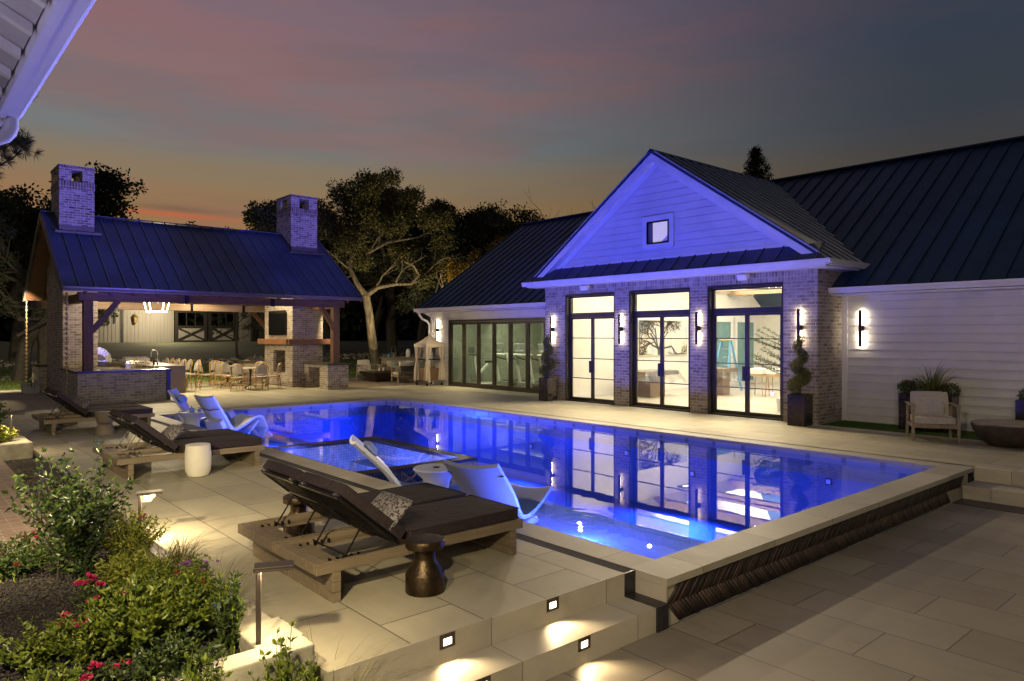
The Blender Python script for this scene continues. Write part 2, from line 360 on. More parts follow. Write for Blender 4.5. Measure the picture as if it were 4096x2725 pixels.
STEEL = mat('stainless_steel', (.55, .54, .52), .28, .95, var=.1, scale=4)
RESIN = mat('white_resin_lit_blue', (.42, .46, .60), .45, var=.03)  # blue of the pool light put into the white resin's colour
SOIL = mat('mulch_soil', (.022, .018, .016), .95, var=.5, scale=22, bs=1, bscale=30)
GRASS = mat('lawn_grass', (.07, .12, .02), .9, var=.55, scale=1.1, bs=1, bscale=60, c2=(.11, .15, .03))
GROUND = mat('ground_earth', (.035, .045, .018), .95, var=.5, scale=.3, bs=.8, bscale=6)
BARK = mat('oak_bark', (.085, .07, .045), .95, var=.55, scale=9, bs=1, bscale=22, stretch=(1, 1, .25))
BARKD = mat('dark_bark', (.04, .034, .028), .95, var=.3, scale=6, bs=.8, bscale=16)
# ================================================================== GROUND, DECK, POOL
rng = np.random.default_rng(7); random.seed(7)
def terrain_z(x, y):
    if y < 35: return -.04
    t = min(1, (y - 35) / 21.0); t = t * t * (3 - 2 * t); n = .12 * math.sin(x * .33) + .08 * math.sin(x * .9 + y * .4)
    return -.04 + t * (1.42 + n * (1 if y < 57 else 0))
def grid_ground():
    xs = [-500, -200, -80, -40] + [x for x in np.arange(-30, 70.1, 2.5)] + [90, 140, 260, 600]
    ys = [-300, -80, -10, 0, 8, 17, 23.4, 30.4, 33] + [y for y in np.arange(35, 60.1, 1.5)] + [70, 100, 180, 400, 1200]
    m = MB(); idx = {}
    for i, x in enumerate(xs):
        for j, y in enumerate(ys): idx[i, j] = len(m.v); m.v.append((x, y, terrain_z(x, y)))
    for i in range(len(xs) - 1):
        for j in range(len(ys) - 1):
            cx, cy_ = (xs[i] + xs[i + 1]) / 2, (ys[j] + ys[j + 1]) / 2
            if -7.6 < cx < 30 and -10 < cy_ < 30.4: continue
            m.f.append((idx[i, j], idx[i + 1, j], idx[i + 1, j + 1], idx[i, j + 1]))
    return struct(m.build('ground', GROUND, smooth=True))
grid_ground()
fl = MB(); fl.quad((-7.5, -10, -.42), (30, -10, -.42), (30, 3.4, -.42), (-7.5, 3.4, -.42)); fl.quad((-7.5, 3.4, -.42), (4.9, 3.4, -.42), (4.9, 30.4, -.42), (-7.5, 30.4, -.42))
fl.quad((12, 3.4, -.42), (30, 3.4, -.42), (30, 30.4, -.42), (12, 30.4, -.42)); struct(fl.build('subsoil', SOIL))
struct(MB().quad((-40, 30.42, -.012), (60, 30.42, -.012), (60, 35, -.012), (-40, 35, -.012)).build('lawn', GRASS))
# upper deck in butted slabs
dk = MB(); dk.box(1.9, 4.5, 3.79, 19.2, -.40, 0); dk.box(-7.5, 16.3, 19.2, 23.4, -.40, 0); dk.box(-7.5, 12.8, 23.4, 30.42, -.40, 0)
dk.box(-7.5, 1.9, 17.2, 19.2, -.40, 0); dk.box(12.07, 15.1, -10, 19.2, -.40, 0); dk.box(15.1, 16.3, 7.3, 19.2, -.40, -.001); struct(dk.build('deck', DECK))
struct(MB().box(11.95, 12.07, -10, 3.46, -.40, 0).build('deck_edge', STONE))
def paver():
    m, nt, p, out = newmat('paver_brick'); v = coords(nt); mp = nt.nodes.new('ShaderNodeMapping'); mp.inputs['Rotation'].default_value = (0, 0, R(0)); nt.links.new(v, mp.inputs[0])
    b = nt.nodes.new('ShaderNodeTexBrick'); nt.links.new(mp.outputs[0], b.inputs['Vector']); b.inputs['Scale'].default_value = 1; b.inputs['Brick Width'].default_value = .2; b.inputs['Row Height'].default_value = .1; b.inputs['Mortar Size'].default_value = .007
    b.inputs['Color1'].default_value = (.10, .075, .05, 1); b.inputs['Color2'].default_value = (.20, .155, .10, 1); b.inputs['Mortar'].default_value = (.05, .04, .03, 1)
    nt.links.new(b.outputs[0], p.inputs[0]); p.inputs['Roughness'].default_value = .8; bump(nt, p, math_n(nt, 'MULTIPLY', b.outputs['Fac'], -1), .5, .01); return m
PAVER = paver()
struct(MB().box(12.8, 30, 23.4, 28.6, -.40, -.004).build('paved_terrace', PAVER))
struct(MB().box(12.8, 30, 28.6, 28.75, -.40, .012).build('terrace_edging', LIME))
struct(MB().box(12.8, 30, 28.75, 30.42, -.40, -.015).build('lawn_strip', GRASS))
# artificial turf by the wing wall
def turf():
    n = 26000; P = np.column_stack([rng.uniform(15.12, 16.26, n), rng.uniform(1.5, 7.26, n), np.full(n, .0)])
    a = rng.uniform(0, 6.28, n); h = rng.uniform(.02, .034, n); wv = .004
    d = np.column_stack([np.cos(a), np.sin(a), np.zeros(n)]) * wv; t = np.column_stack([rng.normal(0, .008, n), rng.normal(0, .008, n), h])
    V = np.stack([P - d, P + d, P + t], 1).reshape(-1, 3); F = np.arange(3 * n).reshape(-1, 3)
    o = np_mesh('turf', V, F, leafmat('turf_blades', [(.03, .075, .012), (.06, .13, .02), (.10, .17, .03)], .6, 0)); o['kind'] = 'stuff'
    tag(o, 'narrow strip of green artificial turf along the white siding', 'turf')
struct(MB().box(15.1, 16.3, -10, 7.3, -.40, .004).build('turf_base', mat('turf_base', (.02, .045, .008), .9)))
turf()
# drain band and coping round the pool
dr = MB(); dr.box(4.5, 4.64, 3.79, 18.95, -.40, -.004); struct(dr.build('drain_band', DRAIN))
dr = MB(); dr.box(4.64, 12.07, 19.1, 19.2, -.40, -.006); dr.box(11.97, 12.07, 3.5, 19.1, -.40, -.006); dr.box(4.5, 4.64, 18.95, 19.2, -.4, -.006); struct(dr.build('slot_drain', BLACKT))
cp = MB(); cp.box(4.64, 4.98, 3.84, 18.7, -.40, 0); cp.box(11.62, 11.97, 3.84, 18.7, -.40, 0); struct(cp.build('coping_sides', COPE_X if 0 else COPE_X))
cp = MB(); cp.box(4.64, 11.97, 18.7, 19.1, -.40, 0); struct(cp.build('coping_far', COPE_X))
for o_ in (bpy.data.objects['coping_sides'],): o_.data.materials[0] = tilemat('coping_stone_long', (.36, .33, .265), wid=5, lng=1.2, oy=.2, mort=.003)
# shell
sh = MB(); x0, x1, y0, y1 = 4.98, 11.62, 3.84, 18.7
sh.quad((x0, y0, -1.5), (x1, y0, -1.5), (x1, y1, -1.5), (x0, y1, -1.5))
sh.quad((x0, y0, -1.5), (x0, y1, -1.5), (x0, y1, -.40), (x0, y0, -.40)); sh.quad((x1, y0, -1.5), (x1, y1, -1.5), (x1, y1, -.40), (x1, y0, -.40))
sh.quad((x0, y1, -1.5), (x1, y1, -1.5), (x1, y1, -.40), (x0, y1, -.40)); sh.quad((x0, y0, -1.5), (x1, y0, -1.5), (x1, y0, -.40), (x0, y0, -.40))
struct(sh.build('pool_shell', PLAST))
def mosaic(name, c1, c2, mo, s=.03):
    m, nt, p, out = newmat(name); v = coords(nt); sp = nt.nodes.new('ShaderNodeSeparateXYZ'); nt.links.new(v, sp.inputs[0]); cb = nt.nodes.new('ShaderNodeCombineXYZ')
    nt.links.new(math_n(nt, 'ADD', sp.outputs[0], sp.outputs[1]), cb.inputs[0]); nt.links.new(sp.outputs[2], cb.inputs[1])
    b = nt.nodes.new('ShaderNodeTexBrick'); b.offset = 0; nt.links.new(cb.outputs[0], b.inputs['Vector']); b.inputs['Scale'].default_value = 1; b.inputs['Brick Width'].default_value = s; b.inputs['Row Height'].default_value = s; b.inputs['Mortar Size'].default_value = s * .07
    for k, c in (('Color1', c1), ('Color2', c2), ('Mortar', mo)): b.inputs[k].default_value = (*c, 1)
    nt.links.new(b.outputs[0], p.inputs[0]); p.inputs['Roughness'].default_value = .25; return m
MOS = mosaic('pale_mosaic', (.45, .5, .55), (.7, .75, .8), (.3, .3, .33), .05)
WTILE = mosaic('waterline_tile', (.30, .30, .34), (.38, .38, .42), (.2, .2, .2), .6)
led = MB(); led.box(x0 + .001, 6.75, y0 + .001, 9.1, -1.49, -.33); led.box(x0 + .001, 6.75, 12.6, 18.69, -1.49, -.33); led.box(6.751, 7.1, y0 + .001, 9.1, -1.49, -.62); led.box(6.751, 7.1, 12.6, 18.69, -1.49, -.62)
led.box(7.101, 11.61, y0 + .001, 4.25, -1.49, -.5)
struct(led.build('tanning_ledge', PLAST))
wt = MB(); wt.box(11.605, 11.62, 3.86, 18.68, -.24, -.05); wt.box(4.99, 11.6, 18.685, 18.7, -.24, -.05); struct(wt.build('waterline_tile', WTILE))
# spa
sp = MB(); sp.box(5.0, 7.25, 12.2, 12.42, -1.4, -.062); sp.box(5.0, 7.25, 9.15, 9.37, -1.4, -.062); sp.box(7.03, 7.25, 9.37, 12.2, -1.4, -.062); sp.box(5.0, 5.15, 9.37, 12.2, -1.4, -.062)
struct(sp.build('spa_rim', mosaic('spa_black_tile', (.012, .012, .016), (.022, .022, .03), (.06, .06, .07), .05)))
si = MB(); si.box(5.15, 5.165, 9.385, 12.185, -1.2, -.12); si.box(7.015, 7.03, 9.385, 12.185, -1.2, -.12); si.box(5.15, 7.03, 12.185, 12.199, -1.2, -.12); si.box(5.15, 7.03, 9.371, 9.385, -1.2, -.12)
si.box(5.166, 7.014, 9.386, 12.184, -1.3, -.75); si.box(5.166, 5.6, 9.386, 12.184, -.749, -.45); si.box(6.6, 7.014, 9.386, 12.184, -.749, -.45)
struct(si.build('spa_lining', MOS))
struct(MB().quad((x0, y0, -.085), (x1, y0, -.085), (x1, y1, -.085), (x0, y1, -.085)).build('water', WATER))
# raised front wall with coping and chevron cladding
iw = MB(); iw.box(4.66, 11.80, 3.50, 3.84, -.40, -.062); struct(iw.build('pool_front_wall', LIME if 0 else STONE))
struct(MB().box(4.64, 11.95, 3.46, 3.838, -.06, .001).build('front_coping', tilemat('front_coping_stone', (.37, .34, .27), wid=5, lng=1.17, swap=False, oy=.3, mort=.004)))
def chevron():
    V = []; F = []; st = .046; sl = .16; zt, zm, zb = -.062, -.215, -.38; n = int((11.75 - 4.67) / st)
    for i in range(n):
        for band in (0, 1):
            xa = 4.68 + i * st; e = .0025; d = random.choice([0, .003, .005, .008])
            if band == 0: q = [(xa + sl, zt), (xa + sl + st - e, zt), (xa + st - e, zm), (xa, zm)]
            else: q = [(xa, zm - .001), (xa + st - e, zm - .001), (xa + sl + st - e, zb), (xa + sl, zb)]
            lim = lambda z: 11.78 - (-.062 - z) / .32 * .72
            if max(p[0] for p in q) > lim(zt if band == 0 else zm) or any(p[0] > lim(p[1]) + .02 for p in q) or q[0][0] < 4.665: continue
            b = len(V); yf = 3.488 - d
            V += [(x, yf, z) for x, z in q] + [(x, 3.499, z) for x, z in q]
            F += [(b, b + 1, b + 2, b + 3)] + [(b + k, b + 4 + k, b + 4 + (k + 1) % 4, b + (k + 1) % 4) for k in range(4)]
    o = np_mesh('chevron_cladding', V, F, chev_mat()); struct(o)
def chev_mat():
    m, nt, p, out = newmat('chevron_wood_tile'); g = nt.nodes.new('ShaderNodeNewGeometry'); v = g.outputs['Position']
    c = ramp(nt, g.outputs['Random Per Island'], [(0, (.010, .006, .005)), (.5, (.022, .013, .010)), (1, (.050, .028, .018))], 'LINEAR')
    f = noise(nt, v, 3, 6, .7, (14, 14, 3)); nt.links.new(mixc(nt, 1, c, ramp(nt, f, [(.3, (.6, .6, .6)), (.7, (1.3, 1.3, 1.3))]), 'MULTIPLY'), p.inputs[0])
    p.inputs['Roughness'].default_value = .65; bump(nt, p, f, .3, .004); return m
chevron()
struct(MB().box(4.641, 4.659, 3.47, 3.83, -.40, -.062).build('wall_end_stone', STONE))
struct(MB().box(11.03, 11.43, -10, 3.46, -.40, -.372).build('trench_drain', BLACKT))
# steps
stp = MB(); stp.box(1.2, 4.5, 3.46, 3.789, -.40, -.19); struct(stp.build('steps', STONE))
stp = MB(); stp.box(11.43, 11.949, -10, 3.455, -.40, -.19); struct(stp.build('steps_beside_wall', tilemat('step_stone_across', (.40, .365, .29), wid=3, lng=1.17, oy=.4, mort=.003)))
struct(MB().box(4.501, 4.64, 3.445, 3.789, -.40, -.186).build('water_channel', BLACKT))
struct(MB().box(4.501, 4.639, 3.775, 3.79, -.19, -.003).build('channel_riser', BLACKT))
struct(MB().box(-7.5, 11.03, -10, 3.46, -.41, -.38).build('lower_patio', PATIO))
struct(MB().box(1.9, 4.5, 3.775, 3.79, -.189, -.0005).build('step_riser', STONE))
# left side: brick path, pebble strip, beds
struct(MB().box(.20, 1.38, 7.3, 13.55, -.05, -.012).build('brick_path', brick_path_m := paver()))
for k, cc in (('Color1', (.16, .085, .06)), ('Color2', (.30, .20, .15)), ('Mortar', (.34, .31, .26))):
    b_ = [n for n in brick_path_m.node_tree.nodes if n.type == 'TEX_BRICK'][0]; b_.inputs[k].default_value = (*cc, 1); b_.inputs['Brick Width'].default_value = .215; b_.inputs['Row Height'].default_value = .062
struct(MB().box(1.38, 1.9, 7.0, 13.55, -.05, -.03).build('path_bed', SOIL)); struct(MB().box(-7.5, .20, 7.3, 13.55, -.05, -.02).build('path_edge', GRASS))
struct(MB().box(-7.5, 1.72, 3.95, 7.3, -.05, .07).build('planting_bed', SOIL)); struct(MB().box(-7.5, 1.60, 13.8, 17.2, -.05, .15).build('far_planting_bed', SOIL))
struct(MB().box(1.72, 1.9, 4.6, 7.3, -.4, -.002).build('deck_border', BLACKT))
struct(MB().box(-7.5, 1.9, -10, 3.44, -.40, -.378).build('lower_bed', SOIL))
def block_wall(name, label, blocks, group):
    t = thing(name, label, 'garden wall', (blocks[0][0], blocks[0][2], 0))
    for b in blocks: MB().box(*b).build('stone_block', LIME, t, bevel=.012)
    return t
block_wall('stone_wall', 'low cream limestone wall round the near flower bed', [(1.6, 1.83, 4.35, 5.3, -.05, .155), (1.57, 1.86, 3.98, 4.34, -.05, .17), (.85, 1.84, 3.80, 3.972, -.05, .175), (-.2, .84, 3.80, 3.975, -.05, .165)], None)
block_wall('stone_wall', 'low cream limestone wall of the far flower bed beside the brick path', [(1.30, 1.80, 13.72, 14.1, -.05, .20), (-.3, 1.29, 13.72, 14.0, -.05, .195), (-2.2, -.31, 13.72, 14.0, -.05, .2), (1.55, 1.8, 14.11, 15.6, -.05, .195), (1.55, 1.8, 15.61, 17.2, -.05, .2)], None)
def chips(name, x0, x1, y0, y1, z, n, s0, s1, m, label, cat, zf=None):
    P = np.column_stack([rng.uniform(x0, x1, n), rng.uniform(y0, y1, n), np.full(n, z)])
    if zf: P[:, 2] = [zf(a, b) for a, b in P[:, :2]]
    a = rng.normal(0, 1, (n, 3)); a[:, 2] *= .5; a /= np.linalg.norm(a, axis=1)[:, None]; b = np.cross(a, rng.normal(0, 1, (n, 3))); b /= np.linalg.norm(b, axis=1)[:, None]; c = np.cross(a, b)
    L_ = rng.uniform(s0, s1, n)[:, None]; W_ = L_ * rng.uniform(.25, .8, n)[:, None]; H_ = L_ * rng.uniform(.15, .4, n)[:, None]
    V = np.stack([P + a * L_, P + b * W_, P - a * L_, P - b * W_, P + c * H_, P - c * H_], 1).reshape(-1, 3)
    T = np.array([(0, 1, 4), (1, 2, 4), (2, 3, 4), (3, 0, 4), (1, 0, 5), (2, 1, 5), (3, 2, 5), (0, 3, 5)])
    F = (np.arange(n)[:, None, None] * 6 + T[None]).reshape(-1, 3)
    o = np_mesh(name, V, F, m); o['kind'] = 'stuff'; tag(o, label, cat)
MULCH = leafmat('mulch_chips', [(.008, .008, .009), (.018, .017, .018), (.032, .025, .02), (.06, .05, .035)], .8, 0)
PEB = leafmat('pebbles', [(.03, .025, .02), (.07, .06, .045), (.12, .10, .075)], .7, 0)
chips('mulch', -1.5, 1.60, 3.98, 7.3, .08, 26000, .006, .022, MULCH, 'dark bark mulch covering the near flower bed', 'mulch')
chips('mulch', 1.38, 1.72, 7.2, 13.5, -.02, 7000, .008, .022, PEB, 'dark pebble strip between the brick path and the pale deck', 'gravel')
chips('rock_border', 4, 32, 42.2, 44.4, 0, 900, .08, .26, leafmat('rubble', [(.16, .15, .13), (.34, .32, .28), (.45, .43, .38)], .9, 0), 'band of pale rubble stones at the foot of the dark bank', 'rocks', terrain_z)
chips('rock_border', 2.5, 6.5, 36.5, 38.5, 0, 60, .08, .22, leafmat('rubble2', [(.16, .15, .13), (.34, .32, .28)], .9, 0), 'scattered pale rocks under the trees left of the pavilion', 'rocks', terrain_z)
# ================================================================== POOL LIGHTS (underwater)
PT = []
def pool_light(x, y, z, tgt, power, colr=BLUE, label='', size=.12, spot=150):
    t = thing('pool_light', label, 'pool light', (x, y, z), 'underwater pool lights')
    d = (Vector(tgt) - Vector((x, y, z))).normalized(); c = Vector((x, y, z))
    MB().beam(c - d * .03, c, .11, .11).build('light_rim', BLK, t, bevel=.01)
    MB().beam(c + d * .001, c + d * .006, .07, .07).build('light_lens', emis('pool_lens', (.12, .16, 1.0), 1), t)
    l = lamp('SPOT', 'lamp', c + d * .03, colr, power, t, target=tgt, shadow_soft_size=size); l.data.spot_size = R(spot); l.data.spot_blend = .6
# ================================================================== POOL HOUSE
PH = thing('pool_house', 'long white pool house with blue lit gable, brick front and dark metal roofs', 'building', (15.1, 11.54, 0))
f0 = 15.1
for a, b in ((7.32, 8.10), (10.07, 10.56), (12.52, 13.02), (14.93, 15.76)): MB().box(f0, 15.45, a, b, -.02, 3.12).build('brick_pillar', BRICK_P, PH)
for a, b in ((7.32, 7.6), (15.5, 15.76)): MB().box(15.451, 16.4, a, b, -.02, 3.52).build('brick_side_wall', BRICK_P, PH)
m = MB(); m.box(f0 + .001, 15.45, 7.321, 15.759, 3.12, 3.40); m.build('soldier_course', SOLD_P, PH)
m = MB(); m.box(f0 + .01, 15.3, 7.34, 15.74, 3.40, 3.95); m.prism([(15.30, 7.4, 3.95), (15.30, 15.68, 3.95), (15.30, 11.54, 6.50)], (-.18, 0, 0)); m.build('gable_wall', SIDING, PH)
# gable shiplap
m = MB(); z = 3.93
while z < 6.35:
    z1 = z + .188; ya = min(4.0, (6.42 - z) / .686); yb = min(4.0, (6.42 - z1) / .686)
    if yb < .05: break
    m.prism([(15.118, 11.54 - ya, z), (15.118, 11.54 + ya, z), (15.118, 11.54 + yb, z1 - .009), (15.118, 11.54 - yb, z1 - .009)], (-.022, 0, 0)); z = z1
m.build('gable_siding', SIDING, PH)
m = MB()
for s in (-1, 1):   # rake fascia, frieze and soffit
    A = lambda d, z, x: (x, 11.54 + s * d, z)
    m.prism([A(4.46, 3.53, 14.80), A(0, 6.585, 14.80), A(0, 6.40, 14.80), A(4.40, 3.39 + .0, 14.80)], (.03, 0, 0))
    m.prism([A(4.40, 3.50, 14.83), A(0, 6.52, 14.83), A(0, 6.47, 14.83), A(4.34, 3.46, 14.83)], (.27, 0, 0))
    m.prism([A(4.05, 3.70, 15.075), A(0, 6.47, 15.075), A(0, 6.25, 15.075), A(3.75, 3.70, 15.075)], (.02, 0, 0))
m.build('rake_trim', WHITE, PH)
def ribs(m, segs, w=.022, h=.045):
    for a, b, up in segs: m.beam(a, b, w, h, up)
n1 = Vector((0, -.566, .825)); n2 = Vector((0, .566, .825))
zb = lambda y: 6.66 - .686 * abs(y - 11.54); xv = lambda y: 15.65 + (zb(y) - 2.93) / .685
m = MB()
for s in (-1, 1):
    Yf = lambda d: 11.54 + s * d
    m.prism([(14.78, Yf(4.6), 3.504), (xv(Yf(4.6)), Yf(4.6), 3.504), (xv(11.54), 11.54, 6.66), (14.78, 11.54, 6.66)], (0, 0, -.06))
m.build('gable_roof', ROOFM, PH)
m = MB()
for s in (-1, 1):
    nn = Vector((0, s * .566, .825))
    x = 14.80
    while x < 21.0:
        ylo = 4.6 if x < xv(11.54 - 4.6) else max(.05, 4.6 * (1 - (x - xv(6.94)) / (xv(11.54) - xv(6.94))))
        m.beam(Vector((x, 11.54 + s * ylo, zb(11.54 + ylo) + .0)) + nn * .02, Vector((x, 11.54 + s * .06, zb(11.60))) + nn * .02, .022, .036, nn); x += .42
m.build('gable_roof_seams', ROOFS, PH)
m = MB(); m.prism([(14.76, 11.42, 6.60), (14.76, 11.54, 6.70), (14.76, 11.66, 6.60), (14.76, 11.54, 6.675)], (6.4, 0, 0)); m.build('ridge_cap', ROOFM, PH)
# main roof: right and left of the gable, and the back slope
zm = lambda x: 2.93 + .685 * (x - 15.65)
E1, RX, RZ = 15.65, 21.3, zm(21.3)
for side, (ye, yw) in (('r', (-10, 7.32)), ('l', (23.62, 15.76))):
    s = -1 if side == 'r' else 1
    yv = 11.54 + s * 4.22
    m = MB(); m.prism([(E1, ye, zm(E1)), (E1, yw, zm(E1)), (xv(yv), yw, zm(xv(yv))), (xv(11.54), 11.54, zm(xv(11.54))), (RX, 11.54, RZ), (RX, ye, RZ)], (0, 0, -.07)); m.build('wing_roof', ROOFM, PH)
    m = MB(); nn = Vector((-.565, 0, .825)); y = ye + (-s) * .03
    while (y < 11.5 if side == 'r' else y > 11.6):
        inside = (y < 7.32 if side == 'r' else y > 15.76); xs_ = E1 if inside else xv(y) + .02
        m.beam(Vector((xs_, y, zm(xs_))) + nn * .018, Vector((RX - .05, y, zm(RX - .05))) + nn * .018, .03, .042, nn); y += -s * .425
    m.build('wing_roof_seams', ROOFM, PH)
    m = MB(); m.beam((RX, ye, RZ + .02), (RX, 11.54, RZ + .02), .32, .045); m.build('ridge_cap', ROOFM, PH)
MB().prism([(RX, -10, RZ), (RX, 23.62, RZ), (27.2, 23.62, zm(E1)), (27.2, -10, zm(E1))], (0, 0, -.07)).build('back_roof', ROOFM, PH)
m = MB(); m.prism([(E1 + .05, 23.50, zm(E1 + .05) - .08), (RX, 23.50, RZ - .08), (26.9, 23.5, 2.86), (26.9, 23.5, 2.6), (16.3, 23.5, 2.6)], (0, -.05, 0)); m.build('wing_gable_end', SIDING, PH)
m = MB(); m.beam((E1, 23.60, zm(E1) - .10), (RX, 23.60, RZ - .10), .04, .16, (-.565, 0, .825)); m.build('wing_rake', WHITE, PH)
# pent roof below the gable
m = MB(); m.prism([(14.64, 6.95, 3.52), (14.64, 16.13, 3.52), (15.08, 15.70, 3.90), (15.08, 7.38, 3.90)], (0, 0, -.03)); m.build('pent_roof', ROOFP, PH)
m = MB(); nn = Vector((-.654, 0, .756))
for k in range(20):
    y = 7.15 + k * (15.93 - 7.15) / 19; m.beam(Vector((14.65, y, 3.527)) + nn * .012, Vector((15.07, y, 3.889)) + nn * .012, .02, .035, nn)
m.build('pent_roof_seams', ROOFS2, PH)
MB().box(15.065, 15.08, 7.5, 15.6, 3.86, 3.95).build('flashing', WHITE, PH)
def gutter(name, p, q, mt, parent, out, h=.125, wd=.12):
    """K-profile gutter swept from p to q; out = outward unit vector"""
    p = Vector(p); q = Vector(q); o = Vector(out)
    pr = [(0, 0), (wd * .72, 0), (wd * .80, h * .30), (wd * .98, h * .62), (wd, h), (wd * .9, h), (wd * .86, h * .66), (wd * .68, h * .08), (.012, .012), (.012, h), (0, h)]
    m = MB(); m.prism([p + o * a + Vector((0, 0, b)) for a, b in pr], q - p); return m.build(name, mt, parent)
gutter('gutter', (14.68, 6.80, 3.385), (14.68, 16.25, 3.385), WHITE, PH, (-1, 0, 0))
gutter('gutter', (14.57, 6.92, 3.385), (16.48, 6.92, 3.385), WHITE, PH, (0, -1, 0))
gutter('gutter', (14.70, 16.14, 3.385), (15.7, 16.14, 3.385), WHITE, PH, (0, 1, 0))
m = MB(); m.box(14.68, 15.1, 6.94, 16.12, 3.352, 3.384); m.box(15.1, 16.45, 6.94, 7.319, 3.352, 3.384); m.build('soffit', WHITE, PH)
gutter('gutter', (15.66, -10, 2.83), (15.66, 7.30, 2.83), WHITE, PH, (-1, 0, 0)); gutter('gutter', (15.66, 15.77, 2.83), (15.66, 23.66, 2.83), WHITE, PH, (-1, 0, 0))
m = MB(); m.box(15.66, 16.3, -10, 7.30, 2.79, 2.82); m.box(15.66, 16.3, 15.77, 23.55, 2.79, 2.82); m.build('soffit', WHITE, PH)
# wing walls
def siding(m, y0, y1, z0, z1, x=16.3, st=.178):
    z = z0
    while z < z1 - .01:
        zz = min(z + st, z1); m.prism([(x, y0, z + .024), (x - .042, y0, z + .024), (x - .016, y0, zz), (x, y0, zz)], (0, y1 - y0, 0)); z += st
m = MB(); siding(m, -10, 7.20, -.02, 2.79); m.box(16.3, 16.42, -10, 7.32, -.02, 2.79); m.build('wing_siding', SIDING, PH)
MB().box(16.255, 16.3, 7.2, 7.318, 0, 2.79).build('corner_trim', WHITE, PH)
m = MB(); siding(m, 22.30, 23.40, 0, 2.79); m.box(16.3, 16.42, 22.30, 23.5, -.02, 2.79); siding(m, 15.77, 22.30, 2.52, 2.79, st=.27); m.box(16.3, 16.42, 15.77, 22.3, 2.5, 2.79); m.build('wing_siding', SIDING, PH)
MB().box(16.25, 16.3, 23.40, 23.5, 0, 2.79).build('corner_trim', WHITE, PH)
MB().box(16.42, 26.9, 23.40, 23.49, -.02, 2.62).build('end_wall', SIDING, PH)
# downspout at the wing corner
m = MB(); m.tube([(15.74, 23.52, 2.80), (15.74, 23.52, 2.70), (15.86, 23.52, 2.56), (16.10, 23.50, 2.46), (16.20, 23.50, 2.32), (16.20, 23.50, 1.4), (16.20, 23.50, .05)], .045, 8); m.build('downspout', WHITE, PH, smooth=True)
# french doors
def french(ya, yb):
    zt = 3.11; xo = 15.24
    fr = MB(); fr.box(f0 + .02, 15.40, ya, ya + .05, 0, zt); fr.box(f0 + .02, 15.40, yb - .05, yb, 0, zt); fr.box(f0 + .02, 15.40, ya + .05, yb - .05, zt - .05, zt)
    fr.box(f0 + .05, 15.42, ya + .05, yb - .05, .0, .035)
    a, b = ya + .05, yb - .05; mid = (a + b) / 2
    for y in (a, b - .055): fr.box(xo, xo + .06, y, y + .055, .035, zt - .05)
    fr.box(xo, xo + .06, a + .055, b - .055, zt - .10, zt - .05); fr.box(xo - .02, xo + .07, a + .055, b - .055, 2.44, 2.57)
    d = fr.build('french_door', BRONZE2, PH, bevel=.004)
    for (p, q) in ((a + .055, mid - .004), (mid + .004, b - .055)):
        lf = MB()
        for y in (p, q - .05): lf.box(xo + .008, xo + .052, y, y + .05, .036, 2.438)
        lf.box(xo + .008, xo + .052, p + .05, q - .05, 2.385, 2.438); lf.box(xo + .008, xo + .052, p + .05, q - .05, .036, .12)
        for z in (.68, 1.25, 1.84): lf.box(xo + .012, xo + .048, p + .05, q - .05, z - .011, z + .011)
        lf.build('door_leaf', BRONZE2, d)
        MB().box(xo + .028, xo + .032, p + .05, q - .05, .12, 2.385).build('door_pane', GLASS, d)
    MB().box(xo + .028, xo + .032, a + .055, b - .055, 2.57, zt - .10).build('transom_pane', GLASS, d)
    h = MB(); h.box(xo - .012, xo + .006, mid - .085, mid - .010, .85, 1.19); h.box(xo - .012, xo + .006, mid + .012, mid + .115, .85, 1.19)
    h.beam((xo - .05, mid - .05, .95), (xo - .05, mid - .14, .95), .018, .018); h.beam((xo - .05, mid - .05, .95), (xo, mid - .05, .95), .02, .02); h.lathe([(.018, 0), (.018, .03)], 12, (xo - .02, mid - .05, 1.08)); h.build('door_handle', BRONZE, d)
for a, b in ((8.10, 10.07), (10.56, 12.52), (13.02, 14.93)): french(a, b)
# gable window
m = MB(); m.box(15.05, 15.10, 11.03, 11.17, 4.18, 5.02); m.box(15.05, 15.10, 11.88, 12.02, 4.18, 5.02); m.box(15.05, 15.10, 11.17, 11.88, 4.88, 5.02); m.box(15.05, 15.10, 11.17, 11.88, 4.18, 4.29); m.build('window_trim', WHITE, PH)
m = MB(); ww = [(11.17, 11.21), (11.84, 11.88)]
for a, b in ww: m.box(15.045, 15.10, a, b, 4.29, 4.88)
m.box(15.045, 15.10, 11.21, 11.84, 4.84, 4.88); m.box(15.045, 15.10, 11.21, 11.84, 4.29, 4.33); win = m.build('gable_window', BLK, PH)
MB().box(15.085, 15.095, 11.21, 11.84, 4.33, 4.84).build('window_pane', emis('lit_window_pane', (.74, .66, .52), .42), win); MB().box(15.074, 15.084, 11.70, 11.84, 4.33, 4.84).build('window_reveal', mat('grey_reveal', (.16, .15, .13), .7), win); MB().prism([(15.074, 11.21, 4.33), (15.074, 11.42, 4.33), (15.074, 11.21, 4.50)], (.01, 0, 0)).build('sloped_ceiling', INT, win)
